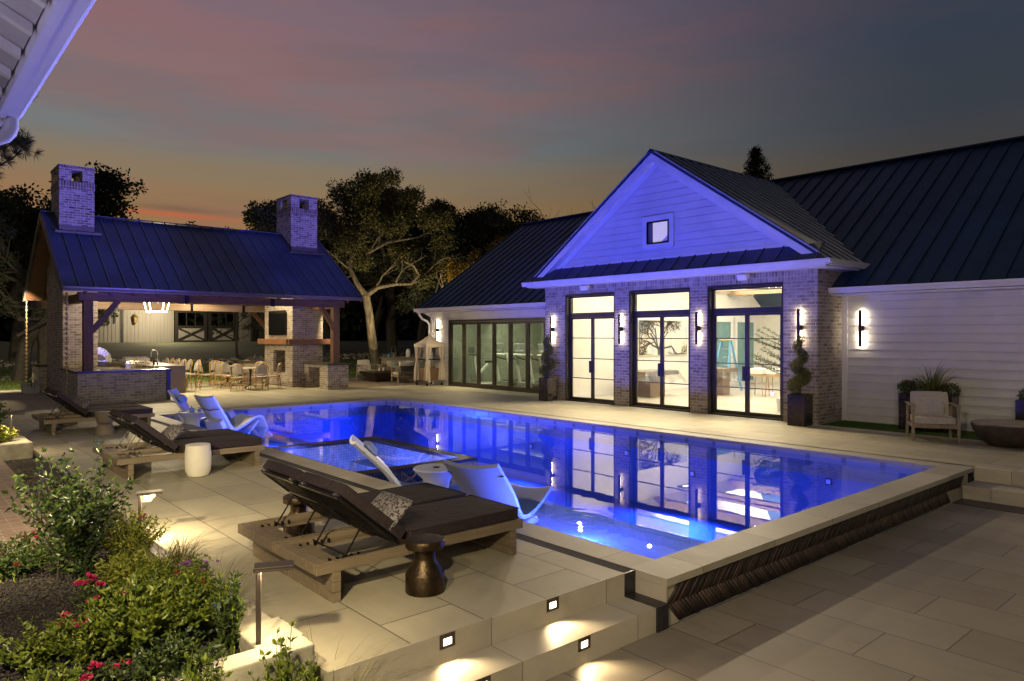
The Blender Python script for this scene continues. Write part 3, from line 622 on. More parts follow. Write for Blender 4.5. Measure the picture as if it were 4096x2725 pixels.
# folding glass doors of the gym
m = MB(); m.box(16.24, 16.40, 22.22, 22.30, 0, 2.50); m.box(16.24, 16.40, 15.77, 22.22, 2.42, 2.50); m.box(16.24, 16.40, 15.77, 22.22, 0, .03); fd = m.build('folding_door', BRONZE2, PH)
ps = [22.20, 21.38, 20.50, 19.62, 18.74, 17.86, 16.98, 16.10]
for i in range(7):
    a, b = ps[i + 1] + .006, ps[i] - .006; m = MB(); m.box(16.27, 16.33, a, a + .08, .03, 2.41); m.box(16.27, 16.33, b - .08, b, .03, 2.41); m.box(16.27, 16.33, a + .08, b - .08, 2.32, 2.41); m.box(16.27, 16.33, a + .08, b - .08, .03, .16); m.build('door_panel', BRONZE2, fd, bevel=.004)
    MB().box(16.298, 16.302, a + .08, b - .08, .16, 2.32).build('panel_pane', GLASSG, fd)
# interiors
iy0, iy1, ix1 = 7.62, 15.36, 27.0
MB().box(15.42, ix1, iy0, 15.49, -.05, -.005).build('interior_floor', INTF, PH)
m = MB(); m.box(15.45, ix1, 15.38, 15.48, 0, 3.5); m.box(15.45, ix1, iy0 - .02, iy0, 0, 3.5); m.box(ix1, ix1 + .1, iy0, 13.1, 0, 6.3); m.box(ix1, ix1 + .1, 13.1, 15.4, 0, 6.3)
m.box(15.45, 15.5, iy0, 8.0, 0, 3.3); m.box(15.44, 15.5, iy0, 15.4, 3.12, 3.5)
m.prism([(15.47, 7.7, 3.5), (15.47, 15.3, 3.5), (15.47, 11.5, 6.3)], (.03, 0, 0)); m.build('interior_wall', INT, PH)
m = MB(); m.prism([(15.5, iy0, 3.45), (15.5, 11.5, 6.1), (15.5, 11.5, 6.18), (15.5, iy0, 3.53)], (11.5, 0, 0)); m.prism([(15.5, 15.4, 3.45), (15.5, 11.5, 6.1), (15.5, 11.5, 6.18), (15.5, 15.4, 3.53)], (11.5, 0, 0)); m.build('interior_ceiling', INT, PH)
MB().box(15.6, ix1, 15.36, 15.378, .0, .14).build('baseboard', WHITE, PH)
m = MB()
for x in (17.5, 19.8, 22.1, 24.4): m.box(x, x + .22, iy0, 15.37, 3.45, 3.72)
m.build('ceiling_beam', TIMBL, PH)
for a, b in ((23.58, 24.51), (24.98, 26.17)): MB().box(a, b, 15.30, 15.35, 0.145, 2.43).build('interior_door', mat('teal_panel', (.10, .19, .19), .5), PH)
m = MB()
for a, b in ((23.58, 24.51), (24.98, 26.17)): m.box(a - .14, a - .001, 15.29, 15.355, .145, 2.43); m.box(b + .001, b + .14, 15.29, 15.355, .145, 2.43); m.box(a - .18, b + .18, 15.28, 15.355, 2.431, 2.62)
m.build('door_casing', WHITE, PH)
MB().box(16.45, 22.0, 15.78, 23.38, -.05, -.004).build('gym_floor', mat('gym_floor', (.17, .16, .14), .35), PH)
m = MB(); m.box(22.0, 22.1, 15.7, 23.38, 0, 2.78); m.box(16.45, 22, 15.80, 15.9, 0, 2.78); m.box(16.45, 22, 23.25, 23.38, 0, 2.6); m.box(16.45, 22, 15.9, 23.25, 2.60, 2.68); m.build('gym_wall', mat('gym_wall', (.13, .135, .11), .7), PH)
for x_ in (17.0, 20.6, 24.2):       # added area lamps facing up, filling the room off the vaulted ceiling
    lamp('AREA', 'room_fill', (x_, 11.5, 3.76), (1, .93, .83), 980, PH, rot=(math.pi, 0, 0), shape='RECTANGLE', size=2.6, size_y=7)
for x_ in (16.7, 19.0): lamp('AREA', 'gym_lamp', (x_, 19.6, 2.50), (1, .93, .74), 300, PH, target=(x_ + 2.6, 19.6, .6), shape='RECTANGLE', size=6, size_y=.3)
for y_ in (9.1, 11.54, 13.97):      # soffit downlights over the glass doors
    l = lamp('SPOT', 'soffit_lamp', (14.74, y_, 3.30), WARM2, 620, PH, target=(11.0, y_ - 1.6, 0), shadow_soft_size=.04); l.data.spot_size = R(112); l.data.spot_blend = .8
l = lamp('SPOT', 'soffit_lamp', (15.8, 20.8, 2.78), WARM2, 300, PH, target=(13.8, 21.5, 0), shadow_soft_size=.06); l.data.spot_size = R(150); l.data.spot_blend = .8  # added spot standing in for light spilling out of the gym
l = lamp('SPOT', 'soffit_lamp', (15.85, 2.2, 2.78), WARM2, 70, PH, target=(13.6, 3.6, 0), shadow_soft_size=.06); l.data.spot_size = R(150); l.data.spot_blend = .8
# ================================================================== PAVILION
PV = thing('pavilion', 'timber and brick poolside pavilion with blue lit metal roof and two chimneys', 'pavilion', (8.2, 26.2, 0))
sl = (5.70 - 3.24) / 3.55; pz = lambda y: 5.70 - sl * abs(y - 26.2); PX0, PX1 = 3.62, 12.72
m = MB()
for s in (-1, 1): m.prism([(PX0, 26.2 + s * 3.55, 3.24), (PX0, 26.2, 5.70), (PX0, 26.2, 5.64), (PX0, 26.2 + s * 3.55, 3.18)], (PX1 - PX0, 0, 0))
m.build('pavilion_roof', ROOFP, PV)
m = MB(); mm = MB()
for s in (-1, 1):
    nn = Vector((0, s * .57, .82))
    for k in range(24):
        x = PX0 + .03 + k * (PX1 - PX0 - .06) / 23; m.beam(Vector((x, 26.2 + s * 3.55, 3.24)) + nn * .018, Vector((x, 26.2, 5.70)) + nn * .018, .026, .04, nn)
    mm.prism([(PX0 + .06, 26.2 + s * 3.5, 3.17), (PX0 + .06, 26.2, 5.60), (PX0 + .06, 26.2, 5.56), (PX0 + .06, 26.2 + s * 3.5, 3.13)], (PX1 - PX0 - .12, 0, 0))
m.build('roof_seams', ROOFS2, PV); mm.build('roof_boarding', TIMB, PV)
MB().beam((PX0, 26.2, 5.735), (PX1, 26.2, 5.735), .26, .03).build('ridge_cap', ROOFP, PV)
gutter('gutter', (PX0, 22.65, 3.13), (PX1, 22.65, 3.13), GUT, PV, (0, -1, 0), .12, .12); gutter('gutter', (PX0, 29.75, 3.13), (PX1, 29.75, 3.13), GUT, PV, (0, 1, 0), .12, .12)
for x in (PX0 - .02, PX1 - .03):
    for s in (-1, 1): m = MB(); m.beam((x + .025, 26.2 + s * 3.56, 3.16), (x + .025, 26.2, 5.63), .05, .17, (0, s * .57, .82)); m.build('rake_board', GUT, PV)
m = MB()
for k in range(14):
    x = 4.2 + k * .62
    for s in (-1, 1): m.beam((x, 26.2 + s * 3.42, 3.10), (x, 26.2, 5.46), .07, .13, (0, s * .57, .82))
m.build('rafters', TIMB, PV)
MB().box(4.1, 12.3, 23.10, 23.36, 2.90, 3.14).build('front_beam', TIMB, PV, bevel=.01)
MB().box(4.1, 12.3, 29.05, 29.30, 2.86, 3.12).build('rear_beam', TIMBL, PV, bevel=.01)
for x in (6.9, 9.6): MB().box(x, x + .14, 23.085, 23.099, 2.87, 3.14).build('beam_bracket', BLK, PV)
for x in (6.3, 8.9, 10.9): MB().box(x, x + .1, 29.03, 29.049, 2.84, 3.12).build('beam_bracket', BLK, PV)
for x, y, z0_ in ((4.22, 23.10, .921), (12.02, 23.40, .921), (4.3, 29.05, 0), (12.02, 29.05, 0)):
    MB().box(x, x + .24, y, y + .25, z0_, 2.90 if y < 25 else 2.86).build('post', TIMBZ, PV, bevel=.008)
for p_, q_ in (((4.44, 23.23, 2.02), (5.12, 23.23, 2.92)), ((12.04, 23.33, 2.10), (11.45, 23.25, 2.92)), ((12.14, 23.62, 2.12), (12.14, 24.3, 2.95)), ((12.05, 29.17, 2.08), (11.35, 29.17, 2.88)), ((4.5, 29.17, 2.08), (5.2, 29.17, 2.88))): m = MB(); m.beam(p_, q_, .13, .15); m.build('brace', TIMB, PV, bevel=.006)
for p_, q_ in (((12.14, 23.5, 3.0), (12.14, 29.2, 3.0)), ((4.34, 23.3, 3.0), (4.34, 25.49, 3.0))): m = MB(); m.beam(p_, q_, .2, .26); m.build('side_beam', TIMBY, PV)
def brick_stack(x0, x1, y0, y1, cx0, cx1, cy0, cy1, extra=None):
    m = MB(); m.box(x0, x1, y0, y1, 0, 4.6) if extra is None else extra(m); m.build('brick_column', BRICK, PV)
    m = MB(); m.box(cx0, cx1, cy0, cy1, 4.61, 6.38); c = m.build('chimney', BRICK_C, PV)
    MB().box(cx0 - .012, cx1 + .012, cy0 - .012, cy1 + .012, 6.38, 6.62).build('soldier_band', CSOLD, c)
    m = MB(); xa, xb = cx0 + .33, cx1 - .33; ya, yb = cy0 + .36, cy1 - .36
    for ax, bx, ay, by in ((cx0, xa, cy0, ya), (xb, cx1, cy0, ya), (cx0, xa, yb, cy1), (xb, cx1, yb, cy1)): m.box(ax, bx, ay, by, 6.62, 6.96)
    m.box(cx0, cx1, cy0, cy1, 6.96, 7.03); m.build('vent_crown', BRICK_C, c)
    MB().box(cx0 - .02, cx1 + .02, cy0 - .02, cy1 + .02, 7.031, 7.10).build('crown_course', CSOLD, c)
    zf = pz(cy0); m = MB(); m.box(cx0 - .02, cx1 + .02, cy0 - .03, cy0 - .002, zf - .02, zf + .16); m.box(cx0 - .14, cx1 + .16, cy0 - .22, cy0 - .03, pz(cy0 - .12) - .02, pz(cy0 - .12) + .05)
    m.prism([(cx0 - .02, cy0 - .03, zf - .03), (cx0 - .02, 26.2, 5.66), (cx0 - .02, 26.2, 5.84), (cx0 - .02, cy0 - .03, zf + .16)], (.017, 0, 0)); m.prism([(cx1 + .003, cy0 - .03, zf - .03), (cx1 + .003, 26.2, 5.66), (cx1 + .003, 26.2, 5.84), (cx1 + .003, cy0 - .03, zf + .16)], (.017, 0, 0)); m.build('flashing', GUT, c)
CSOLD = brickmat('brick_chimney_soldier', soldier=True, wash=.35, cols=((.07, .035, .03), (.15, .09, .075)))
brick_stack(4.1, 5.04, 25.5, 28.3, 3.98, 4.92, 25.34, 26.7)
def fpm(m):
    m.box(11.42, 12.5, 25.2, 27.75, 1.58, 4.6)          # upper breast
    m.box(11.30, 11.42, 25.2, 25.84, 0, 1.58); m.box(11.30, 11.42, 26.93, 27.75, 0, 1.58); m.box(11.30, 11.42, 25.84, 26.93, 0, .52); m.box(11.30, 11.42, 25.84, 26.93, 1.35, 1.58); m.box(11.30, 11.419, 25.2, 27.75, 1.581, 4.6)
    m.box(12.2, 12.5, 25.2, 27.75, 0, 1.58); m.box(11.42, 12.2, 25.2, 25.7, 0, 1.58); m.box(11.42, 12.2, 27.1, 27.75, 0, 1.58); m.box(11.42, 12.2, 25.7, 27.1, 0, .5); m.box(11.42, 12.2, 25.7, 27.1, 1.36, 1.58)
brick_stack(0, 0, 0, 0, 11.25, 12.28, 25.22, 26.5, fpm)
FB = mat('firebrick', (.42, .38, .31), .85, var=.15, scale=6)
m = MB(); m.box(12.17, 12.199, 25.72, 27.08, .51, 1.35); m.build('firebox_lining', brickmat('firebrick', cols=((.38, .34, .27), (.48, .44, .36)), mort=(.25, .22, .18), wash=.1), PV)
m = MB(); m.box(11.06, 11.299, 25.05, 27.88, 1.58, 1.78); m.box(11.06, 12.8, 24.96, 25.199, 1.58, 1.78); m.build('mantel', MANT, PV, bevel=.012)
# low brick walls beside the fireplace
m = MB(); m.box(11.76, 12.55, 23.3, 23.95, 0, .86); m.box(12.25, 12.55, 23.95, 24.85, 0, .86); m.box(11.76, 12.55, 24.85, 25.199, 0, .86); m.box(11.76, 12.0, 23.95, 24.85, .76, .86); m.build('low_wall', BRICK, PV); MB().box(10.6, 11.29, 28.0, 28.5, 0, .86).build('low_wall', BRICK, PV)
DG = mat('dark_granite', (.055, .05, .045), .3, var=.5, scale=40)
for b_ in ((11.70, 12.62, 23.22, 25.19, .861, .92), (10.5, 11.32, 27.95, 28.55, .861, .92)): MB().box(*b_).build('stone_cap', DG, PV, bevel=.006)
for p_, q_, w_ in (((8.0, 29.9, 3.0), (12.5, 36, 0), 2200), ((3.5, 28.5, 3.0), (.5, 36, 0), 1500), ((12.5, 24.6, 2.95), (15.9, 26.2, 0), 420)):
    l = lamp('SPOT', 'yard_fill', p_, WARM2, w_, PV, target=q_, shadow_soft_size=.06); l.data.spot_size = R(120); l.data.spot_blend = .8  # added lamps without fixtures, brightening the lawn and the terrace
# ================================================================== KITCHEN COUNTER
KC = thing('kitchen_counter', 'U-shaped brick outdoor kitchen counter with dark granite top under the pavilion', 'counter', (5.2, 23.1, 0))
GRAN = mat('brown_granite', (.10, .075, .055), .35, var=.55, scale=55, c2=(.19, .155, .12))
GRAND = mat('black_granite_edge', (.03, .024, .022), .25, var=.5, scale=40)
m = MB(); m.box(4.04, 6.34, 22.92, 23.25, 0, .86); m.box(4.1, 4.6, 23.25, 25.49, 0, .86); m.box(4.1, 4.6, 28.31, 30.0, 0, .86); m.box(4.6, 7.05, 29.3, 29.95, 0, .86); m.box(6.75, 7.15, 25.22, 29.3, 0, .86); m.box(3.9, 4.099, 28.31, 30.0, 0, .86); m.build('brick_base', BRICK_G, KC)
m = MB(); m.box(3.97, 6.46, 22.84, 23.75, .861, .92); m.box(4.03, 4.95, 23.75, 25.49, .861, .92); m.box(3.85, 4.95, 28.31, 30.05, .861, .92); m.box(4.951, 7.1, 29.1, 30.0, .861, .92); m.box(6.45, 6.55, 25.3, 26.0, .861, .92); m.build('countertop', GRAND, KC, bevel=.006)
MB().box(6.60, 7.58, 25.19, 29.09, .861, .92).build('bar_top', GRAN, KC, bevel=.006)
MB().box(7.02, 7.56, 25.20, 25.25, 0, .86).build('waterfall_end', GRAN, KC)
MB().box(6.345, 6.44, 22.86, 23.7, 0, .86).build('end_panel', GRAND, KC)
# ================================================================== BARN ON THE BANK
BN = thing('barn', 'grey white barn on the bank seen through the pavilion, dark crossed doors', 'barn', (14, 60, 1.4))
BW = mat('barn_board', (.20, .19, .18), .8, var=.12, scale=1.2, stretch=(6, 1, .3)); BD = mat('barn_dark', (.012, .010, .010), .6)
m = MB(); m.box(8.0, 17.14, 60, 60.2, 1.3, 4.6); m.box(22.05, 26.5, 60, 60.2, 1.3, 4.6); m.box(17.14, 22.05, 60, 60.2, 3.85, 4.6); m.build('wall', BW, BN)
m = MB()
for k in range(70):
    x = 8.1 + k * .26
    if not 17 < x < 22.2: m.box(x, x + .045, 59.975, 59.999, 1.35, 4.6)
m.build('battens', BW, BN)
for b_ in ((13.40, 13.56, 59.93, 59.97, 1.35, 4.6), (23.15, 23.7, 59.5, 59.9, 1.3, 4.6)): MB().box(*b_).build('porch_post', BD, BN)
m = MB(); m.prism([(6.5, 58.6, 4.4), (6.5, 66, 7.5), (6.5, 66, 7.35), (6.5, 58.6, 4.25)], (21.5, 0, 0)); m.prism([(6.5, 73.4, 4.4), (6.5, 66, 7.5), (6.5, 66, 7.35), (6.5, 73.4, 4.25)], (21.5, 0, 0)); m.build('roof', BD, BN)
for a, b in ((17.2, 19.65), (19.75, 22.0)):
    m = MB(); m.box(a, a + .22, 59.9, 60.05, 1.35, 3.85); m.box(b - .22, b, 59.9, 60.05, 1.35, 3.85); m.box(a + .22, b - .22, 59.9, 60.05, 1.35, 1.52); m.box(a + .22, b - .22, 59.9, 60.05, 2.52, 2.68); m.box(a + .22, b - .22, 59.9, 60.05, 3.7, 3.85)
    m.beam((a + .22, 59.93, 1.55), (b - .22, 59.93, 2.50), .06, .13); m.beam((a + .22, 59.95, 2.50), (b - .22, 59.95, 1.55), .06, .13)
    for k in (1, 2): x = a + .22 + k * (b - a - .44) / 3; m.box(x - .02, x + .02, 59.95, 60.03, 2.68, 3.7)
    d = m.build('barn_door', BD, BN); MB().box(a + .22, b - .22, 60.0, 60.04, 1.52, 2.52).build('lower_panel', BW, d); MB().box(a + .22, b - .22, 60.02, 60.03, 2.68, 3.7).build('upper_pane', glassmat('barn_glass', (.5, .5, .42), 1.8), d)
m = MB()
for k, x in enumerate((12.1, 12.5, 12.9)): m.box(x, x + .12, 59.93, 59.97, 2.6 + .1 * k, 3.6 + .05 * k)
m.build('wall_tools', BD, BN)
lt = MB(); lt.lathe([(.02, .0), (.12, .1), (.17, .5), (.2, .55), (.05, .75), (.01, .85)], 6, (14.32, 59.8, 2.75)); tag(lt.build('wall_lantern', mat('brass', (.25, .17, .06), .4, .8), None), 'old brass lantern hanging on the barn wall behind the pavilion', 'lantern')
lamp('AREA', 'barn_lamp', (20.5, 63, 4.2), (.95, .9, .5), 60, BN, target=(20.5, 61, 2), size=2)
lamp('POINT', 'barn_fill', (15.4, 57.0, 4.0), WARM2, 1200, BN, shadow_soft_size=.1)  # added light in front of the barn to brighten its wall
# ================================================================== POOL AND YARD LIGHTS
def wire(m, pts, r=.004, n=5): m.tube(pts, r, n)
SCONCE = emis('sconce_glow', (1, .84, .60), 66)
def sconce_proto():
    t = thing('wall_sconce', '', 'wall lamp', (0, 0, 0), 'linear wall sconces of the pool house')
    m = MB(); m.box(-.115, -.080, -.030, .030, -.40, .40); m.build('light_bar', BRONZE, t, bevel=.003)
    m = MB(); m.box(-.074, -.0, -.05, .05, -.055, .055); m.build('mounting_block', BRONZE, t, bevel=.004)
    m = MB(); m.box(-.074, -.066, -.017, .017, .06, .385); m.box(-.074, -.066, -.017, .017, -.385, -.06); m.build('led_strip', SCONCE, t)
    return t
S0 = sconce_proto(); slots = [((15.1, 12.77, 2.09), 'sconce on the brick pillar between the first and second glass doors'), ((15.1, 15.42, 2.09), 'sconce on the brick corner pillar above the left spiral topiary'), ((15.1, 10.31, 2.09), 'sconce on the brick pillar between the second and third glass doors'),
    ((15.1, 7.70, 2.09), 'sconce on the right brick pillar above the right spiral topiary'), ((16.27, 6.88, 2.07), 'sconce on the white lap siding right of the brick corner'), ((16.27, 23.0, 2.12), 'sconce on the white wall beside the folding gym doors')]
for i, (p, lb) in enumerate(slots):
    o = S0 if i == 0 else dup(S0, p, 0, lb); o.location = p; o['label'] = lb
def path_lamp_proto():
    t = thing('path_lamp', '', 'path light', (0, 0, 0), 'bronze path lights in the flower beds')
    m = MB(); m.box(-.014, .014, -.014, .014, 0, .44); m.build('post', BRONZE2, t, bevel=.003)
    m = MB(); m.box(-.025, .19, -.055, .055, .44, .455); m.box(-.025, .19, -.055, -.049, .43, .44); m.box(-.025, .19, .049, .055, .43, .44); m.build('lamp_head', BRONZE2, t, bevel=.002)
    MB().box(.0, .12, -.03, .03, .432, .438).build('led_panel', emis('path_led', (1, .85, .6), 5), t)
    l = lamp('AREA', 'lamp', (.06, 0, .425), WARM, 8, None, shape='RECTANGLE', size=.10, size_y=.05); l.parent = t
    return t
P0 = path_lamp_proto()
for i, (p, rz, lb) in enumerate([((1.60, 4.02, .16), R(-25), 'bronze path light nearest the camera on the limestone wall end'), ((1.80, 7.35, -.0), R(-15), 'bronze path light with cobweb behind the yellow-green bush'), ((1.55, 14.15, .19), R(-10), 'bronze path light on the far limestone bed at the left edge')]):
    o = P0 if i == 0 else dup(P0, p, rz, lb); o.location = p; o.rotation_euler = (0, 0, rz); o['label'] = lb
l2_ = [o for o in sc.objects if o.name.startswith('path_lamp.001')]
for o in [c for c in sc.objects if c.type == 'LIGHT' and c.parent is not None and c.parent in l2_]: o.data = o.data.copy(); o.data.energy = 17
cw = MB()
for k in range(3): cw.tube([(1.80 + .02, 7.34, .43 - k * .03), (1.86 + .015 * k, 7.33, .40 - .02 * (k % 3)), (1.94, 7.32, .43)], .0006, 3)
o = cw.build('cobweb', FABG); tag(o, 'thin cobweb hanging under the middle path light', 'cobweb')
def step_light(p, rz, lb):
    t = thing('step_light', lb, 'step light', p, 'recessed step lights'); t.rotation_euler = (0, 0, rz)
    def B(m, name, mt):
        o = m.build(name, mt, None); o.parent = t; return o
    m = MB(); m.box(-.06, -.034, -.006, 0, -.045, .045); m.box(.034, .06, -.006, 0, -.045, .045); m.box(-.034, .034, -.006, 0, .018, .045); m.box(-.034, .034, -.006, 0, -.045, -.028); B(m, 'face_plate', BRONZE2)
    B(MB().box(-.034, .034, -.004, 0, -.028, .018), 'lens', emis('step_lens', (1, .84, .55), 4))
    l = lamp('SPOT', 'lamp', (0, -.02, -.002), WARM, 13, None, rot=(R(-48), 0, 0), shadow_soft_size=.015); l.data.spot_size = R(120); l.data.spot_blend = .8; l.parent = t
for p, rz, lb in (((3.69, 3.775, -.05), 0, 'step light in the top riser nearest the pool wall'), ((2.74, 3.775, -.05), 0, 'step light in the top riser nearest the flower bed'), ((3.69, 3.46, -.235), 0, 'step light in the lower riser near the pool wall'), ((2.78, 3.46, -.235), 0, 'step light in the lower riser at the bottom edge of the photo'),
                  ((11.948, 2.30, -.07), R(-90), 'step light beyond the chevron wall at the right edge')): step_light(p, rz, lb)
def bubbler(x, y, lb):
    t = thing('ledge_light', lb, 'pool light', (x, y, -.33), 'round lights set in the pool ledges')
    MB().lathe([(.09, 0), (.10, .004), (.10, .010), (.09, .014)], 24, (x, y, -.33)).build('light_rim', BLK, t)
    MB().lathe([(.085, .015), (.05, .02), (.0001, .021)], 24, (x, y, -.33), cap=False).build('lens', emis('ledge_lens', (.55, .60, 1.0), 70), t)
    lamp('POINT', 'lamp', (x, y, -.22), (.12, .17, 1.0), 230, t, shadow_soft_size=.05)
bubbler(5.62, 5.40, 'bright round light under the water by the near lounger foot'); bubbler(5.58, 13.85, 'bright round light under the water in the far tanning ledge')
# pool wall lights across the water; chimney and eave spots are added
VB = (.07, .075, 1.0); VP = (.30, .20, 1.0)
for i, (x, y, z, tg, pw, cc, sp_, lb) in enumerate([(6.80, 5.9, -.75, (15, 10.6, 4.4), 1900, VB, 75, 'underwater light below the near tanning ledge edge'), (7.30, 10.8, -.60, (15, 11.8, 4.6), 1500, VB, 80, 'underwater light in the outer spa wall'), (7.15, 15.2, -.75, (15.2, 14, 4.2), 1500, VB, 80, 'underwater light below the far tanning ledge edge'),
        (11.5, 16.8, -.7, (5, 15.0, -1.0), 1100, BLUE, 165, 'underwater light in the far end of the long wall'), (8.4, 18.6, -.7, (8.2, 10, -1.3), 1000, BLUE, 165, 'underwater light in the far short wall'), (11.5, 8.0, -.7, (4, 7.5, -1.0), 1200, BLUE, 165, 'underwater light in the long wall below the third door'),
        (8.6, 4.33, -.42, (11.8, 25.3, 6.2), 16000, VP, 17, 'added narrow underwater spot in the front wall lighting the right chimney'), (10.2, 4.33, -.42, (4.45, 25.3, 6.3), 20000, VP, 17, 'added narrow underwater spot in the front wall lighting the left chimney'), (9.6, 4.33, -.42, (9.0, 22.8, 3.6), 3600, (.12, .10, 1.0), 45, 'added underwater spot in the front wall lighting the pavilion eave'),
        (11.5, 9.6, -.5, (.5, 2.6, 3.1), 4600, (.50, .40, 1.0), 42, 'added underwater spot in the long wall lighting the house eave'), (11.5, 12.5, -.7, (4, 12, -1.0), 450, BLUE, 165, 'underwater light in the middle of the long wall'), (11.5, 5.4, -.45, (6, 5.2, -.6), 1000, BLUE, 165, 'underwater light in the long wall near the front corner')]):
    pool_light(x, y, z, tg, pw, label=lb, colr=cc, spot=sp_)
lamp('POINT', 'spa_lamp', (6.1, 10.7, -.3), (.12, .16, 1.0), 90, None, shadow_soft_size=.15).parent = bpy.data.objects['pool_light.002'] if 'pool_light.002' in bpy.data.objects else None
o = bpy.data.objects['spa_lamp']; o.location = Vector((6.1, 10.7, -.3)) - wloc(o.parent)
# ================================================================== SUN LOUNGERS
def lounger_proto():
    t = thing('sun_lounger', '', 'sun lounger', (0, 0, 0), 'double sun loungers along the pool')
    W = .735; Y0, Y1 = 0.0, W   # x 0..1.96 head to foot, y 0..W
    m = MB(); m.box(0, 1.96, Y0, Y0 + .035, .22, .30); m.box(0, 1.96, Y1 - .035, Y1, .22, .30); m.box(0, .09, Y0 + .036, Y1 - .036, .221, .299); m.box(1.88, 1.96, Y0 + .036, Y1 - .036, .221, .299); m.box(.86, .92, Y0 + .036, Y1 - .036, .225, .285)
    m.build('frame', TEAK, t, bevel=.004)
    m = MB(); m.box(.10, .85, .10, .15, .235, .255); m.box(.10, .85, W - .15, W - .10, .235, .255); m.box(.14, .24, Y0 + .036, Y1 - .036, .258, .27); m.build('support_rails', TEAK, t)
    m = MB()
    for x in (.16, .22, .28, .34, .40):
        for y in (.11, W - .14): m.box(x, x + .012, y, y + .03, .255, .285)
    m.tube([(.30, .06, .28), (.30, W - .06, .28)], .006, 6); m.build('ratchet_pegs', BLK, t)
    for x in (.13, 1.82):
        m = MB()
        for k in range(3): m.box(x, x + .065, .002, W - .002, k * .0733 + .001, k * .0733 + .071)
        m.build('leg_block', TEAKZ if 0 else TEAK, t, bevel=.003)
    m = MB()
    for k in range(9): m.box(.93 + k * .105, .93 + k * .105 + .09, .036, W - .036, .272, .288)
    m.build('slats', TEAK, t)
    # raised back: from hinge (0.70,.30) up to (.22,.80)
    a = Vector((.70, 0, .315)); b = Vector((.20, 0, .735)); d = (b - a).normalized(); n = Vector((d.z, 0, -d.x)); n = n if n.z > 0 else -n
    def rr(u, y, h): p = a + d * u + n * h; return (p.x, y, p.z)
    Lb = (b - a).length
    m = MB()
    for y in (.04, W - .04): m.tube([rr(0, y, 0), rr(Lb, y, 0)], .017, 6)
    for u in (0.02, Lb * .5, Lb): m.tube([rr(u, .04, 0), rr(u, W - .04, 0)], .015, 6)
    m.build('back_frame', BLK, t)
    m = MB(); nu, nv = 26, 24
    for i in range(nu):
        u0 = .02 + i * (Lb - .04) / nu; m.add([rr(u0, .06, .004 * (-1) ** i), rr(u0 + (Lb - .04) / nu * .78, .06, .004 * (-1) ** i), rr(u0 + (Lb - .04) / nu * .78, W - .06, .004 * (-1) ** i), rr(u0, W - .06, .004 * (-1) ** i)], [(0, 1, 2, 3)])
    for j in range(nv):
        y0 = .06 + j * (W - .12) / nv; m.add([rr(.02, y0, 0), rr(Lb - .02, y0, 0), rr(Lb - .02, y0 + .019, 0), rr(.02, y0 + .019, 0)], [(0, 1, 2, 3)])
    m.build('woven_back', WICK, t)
    for y in (.13, W - .13): m = MB(); m.tube([rr(Lb * .48, y, -.02), (.30, y, .28)], .007, 6); m.build('prop_bar', BLK, t)
    m = MB()
    for y in (.10, W - .10): m = MB(); m.beam(rr(Lb * .97, y, .005), rr(Lb * 1.03, y, .02), .035, .03); m.build('clip', STEEL, t)
    # mattress: seat and back cushions
    m = MB(); m.cushion((.80 + 1.94) / 2, W / 2, .352, 1.16, W - .03, .105, 14, 10, .22); sc_ = m.build('seat_cushion', FABD, t, smooth=True); m = MB(); e_ = (W - .05) / 2
    for zz in (.394, .312): m.tube([(.80 + .01, W / 2 - e_, zz), (1.93, W / 2 - e_, zz), (1.93, W / 2 + e_, zz), (.81, W / 2 + e_, zz)], .006, 5)
    m.build('piping', FABD, sc_)
    ang = math.atan2(d.z, -d.x); M = Matrix.Rotation(ang, 4, 'Y')
    cpt = a + d * (Lb * .52) + n * .066
    m = MB(); m.cushion(cpt.x, W / 2, cpt.z, Lb * 1.06, W - .03, .105, 12, 10, .22, M); m.build('back_cushion', FABD, t, smooth=True)
    return t
LG = lounger_proto(); first = True
nm = [('nearest pair by the bronze table, front lounger beside the bronze stool', 'nearest pair, rear lounger beside the pool coping'), ('middle pair, front lounger beside the white drum table', 'middle pair, rear lounger seen behind the front one'), ('farthest pair, front lounger beside the hourglass table', 'farthest pair, rear lounger next to the brick counter')]
for g, y in enumerate((4.72, 10.44, 16.18)):
    for k in (0, 1):
        p = (2.29, y + k * .755, 0); lb = 'charcoal lounger, ' + nm[g][k]
        if first: LG.location = p; LG['label'] = lb; first = False
        else: dup(LG, p, 0, lb)
def leopard():
    m, nt, p, out = newmat('leopard_fabric'); v = coords(nt, True)
    vo = nt.nodes.new('ShaderNodeTexVoronoi'); vo.inputs['Scale'].default_value = 44; vo.feature = 'F1'; wn = nt.nodes.new('ShaderNodeTexNoise'); wn.inputs['Scale'].default_value = 18; nt.links.new(v, wn.inputs['Vector'])
    mx = nt.nodes.new('ShaderNodeMix'); mx.data_type = 'VECTOR'; mx.inputs[0].default_value = .06; nt.links.new(v, mx.inputs[4]); nt.links.new(wn.outputs['Color'], mx.inputs[5]); nt.links.new(mx.outputs[1], vo.inputs['Vector'])
    c = ramp(nt, vo.outputs['Distance'], [(0, (.30, .26, .20)), (.20, (.30, .26, .20)), (.26, (.02, .018, .016)), (.46, (.025, .02, .018)), (.52, (.25, .23, .22)), (1, (.27, .25, .23))], 'LINEAR')
    nt.links.new(c, p.inputs[0]); p.inputs['Roughness'].default_value = .9; return m
LEO = leopard()
def pillow(x, y, z, rx, ry, rz, lb, lx=.46, ly=.30, lz=.13, mt=None, grp=None, cat='pillow', name='pillow'):
    m = MB(); m.cushion(0, 0, 0, lx, ly, lz, 12, 10, .85); o = m.build(name, mt or LEO, None, smooth=True); o.location = (x, y, z); o.rotation_euler = (rx, ry, rz); return tag(o, lb, cat, grp)
